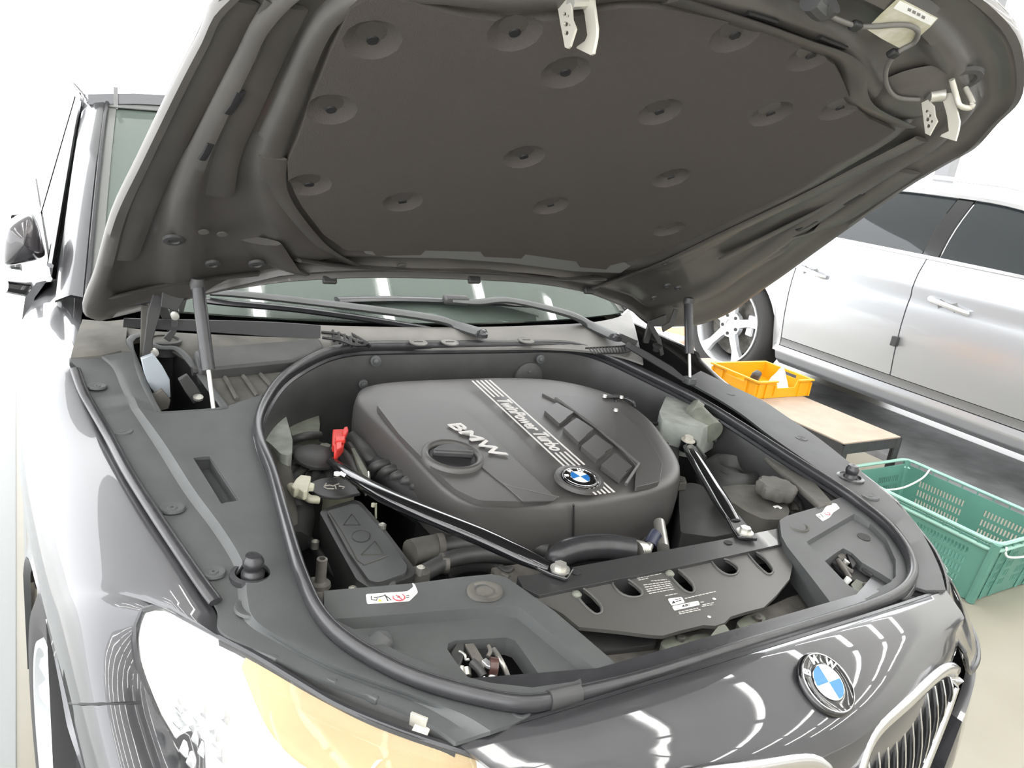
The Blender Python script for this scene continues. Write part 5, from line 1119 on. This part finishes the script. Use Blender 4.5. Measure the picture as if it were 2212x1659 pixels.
# control unit box
bx = pl('control_box', [(690, 1106), (702, 1098), (735, 1087), (765, 1079), (780, 1084), (830, 1140), (892, 1222), (897, 1236), (890, 1246), (860, 1256), (812, 1272), (795, 1268), (770, 1252), (730, 1180)], .815, .09, PLASTD, .007, rr=.008, lab='ribbed black control unit box with embossed warning symbols')
pl('box_lid', [(706, 1104), (764, 1086), (776, 1090), (838, 1160), (880, 1222), (876, 1238), (818, 1258), (798, 1254), (752, 1190)], .820, .006, PLAST, .002, bx, rr=.008)
def line3(px, z, r, mt, par, nm='embossed_line', closed=False):
    bm = bmesh.new(); tube(bm, [P(a, b, z=z) for a, b in px], r, 5, closed=closed); obj(nm, bm, mt, par)
line3([(712, 1108), (740, 1150), (772, 1210), (786, 1220), (838, 1200)], .8205, .0010, DUSTY, bx)
line3([(780 + 20 * math.cos(k * .3927), 1158 + 13 * math.sin(k * .3927)) for k in range(16)], .8205, .0008, PLASTD, bx, closed=True)
line3([(780, 1198), (810, 1168), (828, 1197)], .8205, .0008, DUSTY, bx, closed=True)
line3([(742, 1134), (760, 1110), (778, 1134)], .8205, .0008, PLASTD, bx, closed=True)
pl('box_latch', [(838, 1262), (846, 1254), (856, 1254), (858, 1266), (842, 1270)], .826, .02, PLASTD, .002, bx)
tb_('box_rail', [(700, 1180, .74), (740, 1230, .74), (768, 1268, .75)], .010, PLASTD); tb_('box_rail', [(664, 1162, .76), (700, 1210, .75), (745, 1262, .75)], .008, PLASTD)
for a, b, z in ((681, 1171, .78), (826, 1135, .82), (762, 1272, .80), (909, 1227, .82)): lt('screw', a, b, z, [(.007, -.012), (.007, .002), (.004, .004), (.003, .001), (0, .001)], STEEL, n=14)
lt('mounting_boss', 909, 1232, .81, [(.018, -.05), (.016, 0), (.009, .003)], DUSTY)
# stud and its bracket
pl('stud_bracket', [(660, 1246), (684, 1240), (704, 1250), (708, 1272), (690, 1280), (668, 1272)], .80, .03, DIRT, .008)
lt('threaded_stud', 692, 1256, .806, [(.017, -.008), (.016, -.002), (.010, .0), (.0085, .002), (.0085, .040), (.005, .041), (.005, .035), (0, .035)], DIRT)
tb_('dip_pin', [(812, 1119, .80), (812, 1088, .835)], .0022, CREAM, n=6); lt('dip_pin_head', 806, 1094, .83, [(.004, 0), (.004, .006), (0, .007)], CREAM)
# hoses
tb_('coolant_coupler', [(886, 1195, .80), (905, 1190, .80), (945, 1182, .80)], .024, DUSTY, n=14)
tb_('coolant_hose', [(940, 1184, .80), (1000, 1176, .80), (1060, 1168, .80), (1120, 1170, .79), (1180, 1190, .78)], .017, PLASTD, n=14)
tb_('coolant_hose', [(912, 1240, .795), (945, 1222, .80), (980, 1206, .805), (1040, 1198, .80), (1110, 1204, .79), (1170, 1222, .78)], .015, PLASTD, n=14)
for a, b, z in ((948, 1182, .80), (958, 1216, .80)): 
    bm = bmesh.new(); p = P(a, b, z=z); tube(bm, [p + Vector((-.006, 0, 0)), p + Vector((.006, -.002, 0))], .026 if b < 1200 else .018, 14); obj('hose_clamp', bm, DIRT, car)
tb_('alternator_rim', [(960, 1230, .76), (1000, 1215, .77), (1060, 1215, .77), (1090, 1235, .76)], .02, PLASTD)
tb_('air_hose', [(1196, 1226, .80), (1212, 1200, .825), (1250, 1186, .835), (1310, 1182, .835), (1366, 1190, .83)], .024, RUBBER, n=16, lab='thick black rubber hose behind the crossmember')
for k in range(4): 
    bm = bmesh.new(); p = P(1372 + 5 * k, 1191, z=.83); tube(bm, [p, p + Vector((.005, .001, 0))], .021 - .001 * k, 14); obj('hose_clamp', bm, STEEL, car)
tb_('metal_pipe', [(1424, 1130, .82), (1427, 1150, .82), (1433, 1186, .82)], .012, STEEL, n=12, lab='bare metal pipe below the engine cover')
tb_('sensor_plug', [(1404, 1176, .83), (1412, 1160, .84), (1418, 1152, .845)], .012, mat('dark_blue_plastic', (.03, .035, .06), .4), n=10)
tb_('sensor_lead', [(1398, 1190, .83), (1404, 1176, .83)], .008, STEEL, n=8)
tb_('wiring', [(1080, 1225, .79), (1095, 1235, .79), (1105, 1228, .79)], .006, PLASTD, n=6); tb_('wiring', [(1085, 1240, .79), (1100, 1248, .79)], .005, DIRT, n=6)
pl('bracket_plate', [(1060, 1225), (1130, 1215), (1190, 1230), (1170, 1262), (1090, 1262)], .79, .02, DIRT, .004)
# braces
def brace(pts, bolt, r, ey, lab):
    P3 = [P(a, b, z=c) for a, b, c in pts]
    bm = bmesh.new(); tube(bm, P3, r, 14, smooth=3, sx=1.15, sy=.8); o = obj('strut_brace', bm, GLOSS, car, smooth=70, label=lab)
    c = P(bolt[0], bolt[1], z=bolt[2]); d = (P3[-1] - P3[-2]); d.z = 0; d.normalize(); s = Vector((-d.y, d.x, 0)); bm = bmesh.new()
    prism(bm, [[P3[-1] - d * .035 + s * .014, P3[-1] - d * .035 - s * .014, c - d * .01 - s * .020, c + d * .018 - s * .020, c + d * .020 + s * .018, c - d * .01 + s * .020]], (0, 0, .007)); obj('brace_end', bm, GLOSS, o, bevel=.002)
    bm = bmesh.new(); hexbolt(bm, c + Vector((0, 0, .007)), (0, 0, 1), .0105, .009); obj('brace_bolt', bm, STEEL, o, smooth=25, label='bright hexagon bolt')
    return o
b1 = brace([(716, 996, .855), (760, 1028, .865), (830, 1070, .872), (930, 1115, .876), (1040, 1160, .876), (1130, 1202, .872), (1185, 1226, .866)], (1208, 1238, .860), [.010, .013, .016, .0175, .0175, .016, .010], None, 'long gloss black brace rod crossing to the crossmember')
b2 = brace([(1487, 962, .865), (1494, 976, .868), (1520, 1020, .872), (1560, 1085, .872), (1588, 1128, .866)], (1607, 1157, .860), [.012, .015, .0165, .0165, .011], None, 'short gloss black brace rod on the right')
bm = bmesh.new(); hexbolt(bm, P(1486, 952, z=.880), (0, -.1, 1), .011, .010); obj('brace_bolt', bm, STRIKE, b2, smooth=25)
lt('brace_eye', 1487, 957, .868, [(.020, -.02), (.020, .008), (.012, .010)], GLOSS, parent=b2)
lt('brace_eye', 728, 1024, .868, [(.006, -.002), (.006, .003), (0, .003)], PAPER, parent=b1)
pl('brace_tag', [(731, 1022), (737, 1017), (748, 1024), (744, 1029)], .884, .002, WHITEP, .0005, b1)
# right side
pl('air_box', [(1450, 839), (1462, 845), (1500, 862), (1552, 892), (1556, 905), (1520, 925), (1490, 922), (1430, 906), (1424, 890), (1436, 862)], .905, .08, FOAM, .010, rr=.008, lab='pale dusty shield on the right inner wing')
tb_('filter_canister', [(1500, 893, .90), (1518, 912, .895), (1540, 934, .885)], .030, GREENG, n=18)
lt('canister_end', 1498, 890, .905, [(.033, -.01), (.033, .01), (.026, .016), (0, .016)], GREENG, (-.6, .6, .4))
pl('tower_right', [(1530, 960), (1600, 950), (1650, 1000), (1650, 1040), (1590, 1055), (1545, 1030)], .80, .08, PLASTD, .012)
lt('tower_dome', 1590, 1005, .835, [(.085, -.06), (.075, -.02), (.060, 0), (.048, .004), (.038, -.012), (.030, -.02), (0, -.016)], PLASTD, (0, -.1, 1), n=32)
lt('dome_plug', 1575, 1012, .835, [(.028, -.02), (.026, -.004), (0, .004)], PLASTD)
lt('mount_cap', 1572, 938, .87, [(.018, -.01), (.018, .003), (.012, .006), (0, .006)], DUSTY)
pl('upright_bracket', [(1436, 932), (1462, 935), (1470, 960), (1462, 1030), (1448, 1040), (1434, 980)], .845, .08, PLASTD, .006)
for q in (((1410, 925), (1440, 935)), ((1400, 940), (1436, 950)), ((1470, 925), (1548, 952)), ((1475, 935), (1530, 955)), ((1412, 955), (1440, 960)), ((1500, 965), (1522, 990))): tb_('rib_web', [(q[0][0], q[0][1], .86), (q[1][0], q[1][1], .85)], .007, PLASTD, n=6)
for q in ([(1306, 858, .93), (1340, 858, .93), (1366, 868, .925), (1372, 890, .90), (1376, 920, .88)], [(1340, 893, .90), (1362, 897, .90), (1374, 915, .885), (1378, 928, .87)], [(1310, 862, .92), (1326, 872, .92), (1330, 858, .925)], [(1380, 915, .88), (1420, 915, .88), (1440, 925, .87)]): tb_('wiring', q, .005, RUBBER, n=7)
for a, b in ((1306, 858), (1342, 860), (1330, 888)): lt('wire_clip', a, b, .93, [(.006, 0), (.005, .006), (0, .006)], STEEL, n=8)
pl('engine_end_ribs', [(1466, 1026), (1480, 1030), (1484, 1042), (1468, 1044)], .82, .02, DUSTY, .002)
# reservoir with knob cap
rs = pl('expansion_tank', [(1548, 1052), (1600, 1046), (1652, 1048), (1690, 1078), (1706, 1100), (1704, 1112), (1690, 1122), (1650, 1122), (1610, 1104), (1575, 1080)], .842, .07, DUSTY, .010, rr=.012, lab='dusty black coolant expansion tank')
bm = bmesh.new(); c = P(1676, 1058, z=.866); rows = []
for r, h in ((.036, -.014), (.040, -.008), (.041, .010), (.036, .016), (.015, .018), (0, .018)):
    rows.append([c + Vector((r * (1 + (.10 if k % 4 < 2 else -.02) * (r > .03)) * math.cos(2 * math.pi * k / 32), r * (1 + (.10 if k % 4 < 2 else -.02) * (r > .03)) * math.sin(2 * math.pi * k / 32), h)) for k in range(32)])
grid(bm, rows, closed_u=True); obj('tank_cap', bm, DUSTY, rs, smooth=40, label='fluted round filler cap')
lt('tank_neck', 1680, 1080, .835, [(.03, -.03), (.03, .02)], PLASTD, parent=rs)
pl('tank_mark', [(1670, 1093), (1680, 1091), (1690, 1097), (1686, 1099), (1680, 1095), (1674, 1097)], .8435, .001, PAPER, 0, rs)
tb_('tank_hose', [(1700, 1085, .82), (1716, 1098, .82), (1712, 1118, .80), (1696, 1130, .79)], .012, DIRT)
tb_('tank_hose', [(1705, 1062, .83), (1722, 1085, .82), (1726, 1110, .80)], .010, PLASTD)
pl('fan_shroud', [(1468, 1050), (1490, 1042), (1512, 1046), (1560, 1082), (1610, 1130), (1632, 1142), (1540, 1160), (1470, 1150), (1466, 1080)], .80, .09, PLASTD, .012, rr=.01)
for q in ([(1600, 925, .885), (1650, 965, .87), (1690, 1010, .85), (1715, 1060, .83), (1740, 1110, .80)], [(1625, 940, .88), (1680, 985, .86), (1720, 1040, .84), (1745, 1090, .81)], [(1640, 990, .86), (1660, 1010, .85), (1680, 1025, .84)], [(1570, 900, .89), (1630, 950, .87), (1690, 990, .86), (1735, 1050, .83), (1758, 1090, .80)]): tb_('wing_harness', q, .012, PLASTD)
pl('inner_wing_rail', [(1552, 885), (1580, 900), (1680, 965), (1760, 1040), (1800, 1085), (1770, 1092), (1700, 1030), (1640, 975), (1570, 930)], .88, .012, DUSTY, .004)
# ================================================================== crossmember, shroud and latch covers
def dp(name, px, dz, th, mt, bev=.002, parent=car, rr=None, lab=None, sm_=30):
    pts = [D(a, b, dz) for a, b in px]
    if rr: pts = rnd(pts, rr)
    bm = bmesh.new(); prism(bm, [pts], (0, 0, -th)); return obj(name, bm, mt, parent, bevel=bev, smooth=sm_, label=lab)
cm = dp('crossmember', [(1118, 1244), (1160, 1240), (1220, 1228), (1340, 1206), (1460, 1184), (1600, 1158), (1692, 1139), (1702, 1172), (1640, 1186), (1550, 1206), (1440, 1230), (1330, 1252), (1230, 1272), (1165, 1286), (1130, 1270)], -.004, .035, mat('black_coated_steel', (.040, .040, .041), .32, .2, .2), .003)
for a, b in ((1245, 1237), (1573, 1172)):
    bm = bmesh.new(); lathe(bm, D(a, b, -.0035), (0, 0, 1), [(.0075, 0), (.0075, .0008), (0, .0008)], 16, sx=1.2); obj('crossmember_hole', bm, BLACK, cm, smooth=0)
shm = mat('shroud_plastic', (.078, .076, .072), .36, noise=.12, nscale=8)
SH = [(1150, 1292), (1240, 1271), (1330, 1252), (1440, 1230), (1550, 1206), (1640, 1187), (1684, 1177), (1696, 1192), (1712, 1222), (1706, 1250), (1678, 1285), (1650, 1312), (1610, 1322), (1578, 1332), (1566, 1345), (1545, 1352), (1520, 1350), (1470, 1362), (1432, 1373), (1400, 1371), (1330, 1362), (1250, 1354), (1215, 1325)]
sh = dp('radiator_shroud', SH, -.010, .006, shm, 0)
def z6(l): return [(1150 + a / 3.687, 1100 + b / 3.687) for a, b in l]
SL = [z6([(325, 650), (350, 632), (400, 628), (470, 680), (540, 755), (555, 810), (530, 835), (490, 830), (420, 770), (370, 710)]), z6([(640, 600), (650, 570), (690, 553), (750, 552), (820, 600), (870, 650), (868, 688), (830, 700), (760, 695), (690, 660)]), z6([(1060, 492), (1100, 470), (1150, 470), (1220, 530), (1278, 595), (1288, 650), (1260, 668), (1200, 640), (1130, 570), (1090, 525)]), z6([(1425, 402), (1480, 394), (1550, 400), (1600, 430), (1640, 470), (1625, 515), (1565, 525), (1500, 495), (1450, 450)]), z6([(1715, 352), (1745, 338), (1785, 340), (1860, 400), (1915, 475), (1908, 510), (1870, 515), (1800, 455), (1745, 395)])]
cut(sh, *[([up(dl(s, -.010), .02)], (0, 0, -.05)) for s in SL])
for s in SL:
    bm = bmesh.new(); tube(bm, dl(s, -.0095), .0022, 6, closed=True, smooth=2); obj('slot_rim', bm, shm, sh, smooth=80)
for a, b in ((1246, 1283), (1447, 1238)): lt('slot_peg', a, b, D(a, b, -.008).z, [(.007, -.01), (.008, .0), (.004, .004), (0, .004)], GREENG, parent=sh)
PR = mat('faded_white_print', (.45, .44, .42), .6)
def inkline(px0, px1, dz, par, w=.0011, mt=PR):
    a, b = D(*px0, dz), D(*px1, dz); d = (b - a).normalized(); s = Vector((-d.y, d.x, 0)) * w; L = (b - a).length; bm = bmesh.new(); t = 0
    while t < L:
        q = min(random.uniform(.004, .009), L - t); p = a + d * t; prism(bm, [[p - s, p + d * q - s, p + d * q + s, p + s]], (0, 0, .0003)); t += q + .0016
    obj('printed_line', bm, mt, par, smooth=0, kind='stuff')
for q in (((890, 518), (925, 512)), ((835, 550), (1025, 512)), ((845, 565), (920, 550)), ((945, 572), (1070, 560)), ((885, 605), (1095, 575)), ((895, 622), (1100, 590)), ((905, 640), (1110, 603)), ((915, 655), (1120, 618)), ((930, 672), (1130, 635)), ((1058, 690), (1155, 672)), ((1215, 712), (1460, 655)), ((1165, 822), (1320, 788)), ((1170, 835), (1340, 800)), ((1340, 742), (1365, 738)), ((1350, 775), (1440, 760)), ((1355, 762), (1445, 745))):
    a, b = z6(q); inkline(a, b, -.0097, sh)
def stick(px, dz, par, nm='label_patch', mt=PAPER): 
    bm = bmesh.new(); prism(bm, [rnd([D(a, b, dz) for a, b in px], .003)], (0, 0, .0005)); return obj(nm, bm, mt, par, smooth=0)
stick(z6([(1078, 715), (1190, 700), (1215, 745), (1108, 768)]), -.0097, sh); stick(z6([(1112, 775), (1320, 730), (1335, 762), (1130, 808)]), -.0097, sh)
def tri(px, dz, par, mt=INK):
    bm = bmesh.new(); prism(bm, [[D(a, b, dz) for a, b in px]], (0, 0, .0004)); obj('printed_symbol', bm, mt, par, smooth=0)
tri(z6([(1110, 752), (1122, 728), (1140, 746)]), -.0090, sh); tri(z6([(1190, 778), (1202, 760), (1216, 774)]), -.0090, sh)
for q in (((1135, 722), (1180, 712)), ((1142, 735), (1188, 725)), ((1215, 762), (1250, 755)), ((1218, 772), (1252, 765))):
    a, b = z6(q); inkline(a, b, -.0090, sh, .0009, INK)
for a, b in z6([(1408, 858), (1448, 715)]): lt('white_dot', a, b, D(a, b, -.0097).z, [(.003, 0), (.003, .0006), (0, .0006)], PAPER, parent=sh, n=8)
# dusty bumper carrier and front bits below
dp('bumper_carrier', [(1160, 1420), (1250, 1392), (1400, 1380), (1500, 1362), (1600, 1335), (1700, 1290), (1760, 1272), (1830, 1330), (1600, 1410), (1400, 1470), (1250, 1510), (1180, 1520)], -.055, .06, DIRT, .01)
dp('carrier_beam', [(1230, 1355), (1420, 1378), (1420, 1392), (1300, 1405), (1240, 1400)], -.045, .03, PLASTD, .004)
for px in ([(1425, 1390), (1440, 1376), (1478, 1370), (1492, 1380), (1480, 1398), (1440, 1404)], [(1590, 1345), (1610, 1330), (1640, 1322), (1656, 1335), (1640, 1352), (1600, 1358)], [(1480, 1380), (1500, 1370), (1530, 1368), (1536, 1378), (1500, 1392)]): dp('carrier_bracket', px, -.035, .02, GREENG, .003, rr=.006)
for a, b in ((1470, 1380), (1637, 1337)): lt('bracket_screw', a, b, D(a, b, -.034).z, [(.007, -.002), (.007, .004), (.004, .005), (0, .003)], DIRT, n=12)
dp('hood_catch', [(1534, 1374), (1552, 1352), (1566, 1348), (1578, 1365), (1572, 1372)], -.012, .02, GREENG, .003, rr=.004)
# latch covers with recesses
LCV = [(700, 1276), (760, 1271), (800, 1268), (900, 1259), (1000, 1246), (1062, 1240), (1092, 1246), (1130, 1272), (1200, 1322), (1262, 1374), (1320, 1424), (1345, 1448), (1250, 1488), (1150, 1506), (1040, 1493), (900, 1452), (800, 1402), (735, 1358), (700, 1312)]
lcv = dp('latch_cover', LCV, .002, .045, PLAST, 0)
REC = [(722, 1338), (800, 1332), (950, 1319), (1098, 1308), (1122, 1312), (1150, 1334), (1230, 1400), (1292, 1450), (1240, 1472), (1150, 1485), (1060, 1475), (960, 1450), (870, 1412), (790, 1372)]
HOL = [(966, 1402), (968, 1390), (985, 1383), (1040, 1380), (1095, 1377), (1112, 1383), (1125, 1400), (1175, 1472), (1120, 1482), (1050, 1480), (1010, 1462), (985, 1430)]
def shrink(l, f): 
    cx = sum(a for a, b in l) / len(l); cy = sum(b for a, b in l) / len(l); return [(cx + (a - cx) * f, cy + (b - cy) * f) for a, b in l]
def recess_cut(o, px, dz, depth, hole, th, flare=.93):
    top = dl(px, dz); cen = sum(top, Vector()) / len(top)
    bot = [p.lerp(cen, 1 - flare) + Vector((0, 0, -depth)) for p in top]
    def mk(rows):
        bm = bmesh.new(); V = grid(bm, rows, closed_u=True); bm.faces.new(V[0]); bm.faces.new(V[-1]); bmesh.ops.recalc_face_normals(bm, faces=bm.faces[:])
        bmesh.ops.triangulate(bm, faces=bm.faces[:]); me = bpy.data.meshes.new('c'); bm.to_mesh(me); bm.free(); c = bpy.data.objects.new('c', me); COL.objects.link(c); return c
    t2 = [p + (p - b) * .5 for p, b in zip(top, bot)]
    hb = dl(hole, dz - depth); cs = [mk([t2, bot]), mk([[p + Vector((0, 0, .01)) for p in hb], [p + Vector((0, 0, -.08)) for p in hb]])]
    for c in cs:
        md = o.modifiers.new('b', 'BOOLEAN'); md.operation = 'DIFFERENCE'; md.object = c; md.solver = 'EXACT'
    dg = bpy.context.evaluated_depsgraph_get(); dg.update(); me = bpy.data.meshes.new_from_object(o.evaluated_get(dg)); o.modifiers.clear(); o.data = me
    for p in me.polygons: p.use_smooth = True
    me.set_sharp_from_angle(angle=math.radians(25))
    for c in cs: bpy.data.objects.remove(c)
recess_cut(lcv, REC, .002, .016, HOL, .045, .96)
RCV = [(1684, 1124), (1700, 1114), (1762, 1096), (1800, 1080), (1835, 1068), (1872, 1092), (1922, 1138), (1956, 1190), (1968, 1232), (1955, 1262), (1920, 1288), (1862, 1314), (1816, 1330), (1790, 1296), (1752, 1246), (1700, 1180), (1688, 1158)]
rcv = dp('latch_cover', RCV, .006, .05, PLAST, 0)
REC2 = [(1742, 1170), (1790, 1142), (1846, 1110), (1880, 1130), (1915, 1165), (1935, 1210), (1935, 1245), (1912, 1270), (1872, 1292), (1842, 1298), (1800, 1245)]
HOL2 = [(1782, 1212), (1800, 1198), (1822, 1184), (1840, 1194), (1862, 1215), (1905, 1240), (1928, 1255), (1890, 1275), (1862, 1284), (1830, 1262)]
recess_cut(rcv, REC2, .006, .010, HOL2, .05, .97)
for par, (a, b), r in ((lcv, (1047, 1276), .020), (rcv, (1722, 1138), .018)):
    c = D(a, b, .004); bm = bmesh.new(); lathe(bm, c, (0, 0, 1), [(r * 1.25, -.003), (r * 1.2, .002), (r, .003), (r * .8, -.0), (r * .62, -.001), (r * .55, .001), (0, .001)], 26, sx=1.15); obj('cover_bolt', bm, DUSTY, par, smooth=50)
bm = bmesh.new(); lathe(bm, D(1866, 1160, -.003), (-.1, -.1, 1), [(.013, -.002), (.013, .001), (0, .001)], 18); obj('drain_hole', bm, BLACK, rcv, smooth=0)
bm = bmesh.new(); lathe(bm, D(818, 1394, -.012), (.7, .3, .5), [(.022, -.01), (.016, .012), (.004, .02), (0, .02)], 14); obj('moulded_boss', bm, PLAST, lcv)
# stickers on the covers
s1_ = stick([(790, 1284), (880, 1278), (893, 1268), (890, 1259), (896, 1263), (903, 1280), (884, 1299), (793, 1305)], .0025, lcv, 'warning_sticker')
def ring_(c, r, dz, par, mt, w=.0009, nm='printed_ring'):
    p = D(*c, dz); bm = bmesh.new(); tube(bm, [p + Vector((r * math.cos(k * .3927), r * math.sin(k * .3927), 0)) for k in range(16)], w, 5, closed=True); obj(nm, bm, mt, par)
def seg_(pxs, dz, par, mt=INK, w=.0008):
    bm = bmesh.new(); tube(bm, [D(a, b, dz) for a, b in pxs], w, 5); obj('printed_symbol', bm, mt, par)
Z5 = lambda a, b: (650 + a / 3.615, 1200 + b / 3.615)
ring_(Z5(765, 325), .0085, .0032, lcv, REDI, .0010); seg_([Z5(742, 308), Z5(788, 342)], .0032, lcv, REDI, .0010); seg_([Z5(755, 330), Z5(765, 315), Z5(775, 328)], .0032, lcv)
seg_([Z5(550, 318), Z5(550, 345), Z5(590, 350), Z5(595, 335)], .0032, lcv); seg_([Z5(570, 330), Z5(620, 322), Z5(655, 312)], .0032, lcv); seg_([Z5(655, 305), Z5(665, 325), Z5(680, 355)], .0032, lcv); seg_([Z5(660, 315), Z5(685, 330), Z5(705, 350)], .0032, lcv)
tri([Z5(600, 360), Z5(615, 340), Z5(635, 358)], .0031, lcv, YEL)
for y_ in (312, 326): seg_([Z5(822, y_ + 2), Z5(845, y_)], .0032, lcv); seg_([Z5(852, y_ - 6), Z5(890, y_ - 34)], .0032, lcv, PR)
s2_ = stick([(1761, 1112), (1776, 1107), (1783, 1096), (1795, 1087), (1806, 1088), (1814, 1098), (1800, 1107), (1792, 1118), (1777, 1126)], .0065, rcv, 'warning_sticker')
ring_((1786, 1109), .0065, .0072, rcv, REDI, .0009); seg_([(1768, 1114), (1772, 1119)], .0072, rcv); seg_([(1772, 1110), (1779, 1118)], .0072, rcv); seg_([(1794, 1103), (1803, 1098)], .0072, rcv, PR); seg_([(1796, 1107), (1806, 1101)], .0072, rcv, PR)
# latches in the openings
def latch(cx, cy, s=1., dz=-.03):
    f = lambda a, b: (cx + a * s, cy + b * s)
    l = dp('bonnet_latch', [f(-20, -40), f(4, -46), f(20, 10), f(40, 42), f(10, 44), f(-4, 10)], dz, .006, BLACK, .001)
    dp('latch_plate', [f(-72, -20), f(-58, -44), f(-40, -42), f(-44, -8), f(-52, 14), f(-68, 6)], dz + .010, .008, PLASTD, .002, l)
    dp('latch_plate', [f(-40, -40), f(-20, -42), f(10, 8), f(2, 16), f(-14, 8)], dz + .012, .005, DIRT, .001, l)
    dp('latch_plate', [f(-2, -2), f(8, -8), f(26, 6), f(22, 14), f(10, 10)], dz + .016, .005, ALLOY if s > 0 else DIRT, .001, l)
    tbp = lambda nm, pts, r, mt: obj(nm, tube(bmesh.new(), [D(*f(a, b), z_) for a, b, z_ in pts], r, 8, smooth=4), mt, l, smooth=70)
    tbp('latch_spring', [(-52, -22, dz + .014), (-40, -14, dz + .018), (-38, -4, dz + .014), (-30, -4, dz + .016)], .002, STEEL)
    tbp('latch_arm', [(14, -34, dz + .01), (18, -22, dz + .012), (12, -10, dz + .01)], .003, DIRT)
    tbp('latch_arm', [(-24, 2, dz + .012), (-8, 18, dz + .01), (2, 34, dz + .006)], .006, PLASTD)
    tbp('latch_cable', [(26, -26, dz), (40, -4, dz + .004), (52, 20, dz), (58, 36, dz)], .004, STEEL)
    tbp('latch_bush', [(16, 12, dz + .012), (34, 14, dz + .012)], .013, mat('brown_nylon', (.07, .035, .03), .35) if 'brown_nylon' not in MATS else MATS['brown_nylon'])
    for a, b in ((-50, 14), (-36, 16)): tbp('latch_roller', [(a, b, dz + .002), (a + 2, b + 18, dz - .002)], .006, STEEL)
    for a, b in ((-2, 38), (20, 30), (36, 40)): tbp('latch_tooth', [(a, b, dz + .006), (a + 6, b + 12, dz + .002)], .005, WHITEP)
    return l
latch(1042, 1428, .95)
l2 = dp('bonnet_latch', [(1792, 1208), (1822, 1188), (1836, 1196), (1850, 1222), (1868, 1240), (1888, 1248), (1880, 1262), (1840, 1252), (1812, 1232)], -.022, .008, BLACK, .002)
for px, dz, m_ in (([(1806, 1196), (1824, 1192), (1830, 1206), (1818, 1210)], -.014, DIRT), ([(1826, 1188), (1838, 1190), (1850, 1218), (1842, 1226)], -.010, BLACK), ([(1862, 1226), (1872, 1220), (1890, 1234), (1884, 1242)], -.012, PLASTD), ([(1838, 1262), (1850, 1250), (1866, 1258), (1876, 1276), (1860, 1284), (1846, 1278)], -.020, GREENG)): dp('latch_plate', px, dz, .006, m_, .001, l2)
for a, b, r, m_ in ((1850, 1194, .009, DIRT), (1828, 1214, .006, STEEL), (1832, 1252, .006, WHITEP)): lt('latch_pin', a, b, D(a, b, -.012).z, [(r, -.01), (r, .003), (0, .004)], m_, (.3, -.3, 1), parent=l2, n=14)
for lst in ([(1820, 1222), (1834, 1232), (1842, 1236)], [(1810, 1210), (1824, 1230), (1836, 1250)], [(1868, 1262), (1874, 1272), (1872, 1282)]): obj('latch_arm', tube(bmesh.new(), [D(a, b, -.014) for a, b in lst], .005, 8, smooth=3), DIRT, l2, smooth=70)
bm = bmesh.new(); box(bm, (-.33, .38, .66), (.34, .22, .02)); box(bm, (.33, .38, .66), (.34, .22, .02)); box(bm, (0, .36, .60), (.9, .26, .02)); obj('front_tray', bm, BLACK, car, smooth=0)
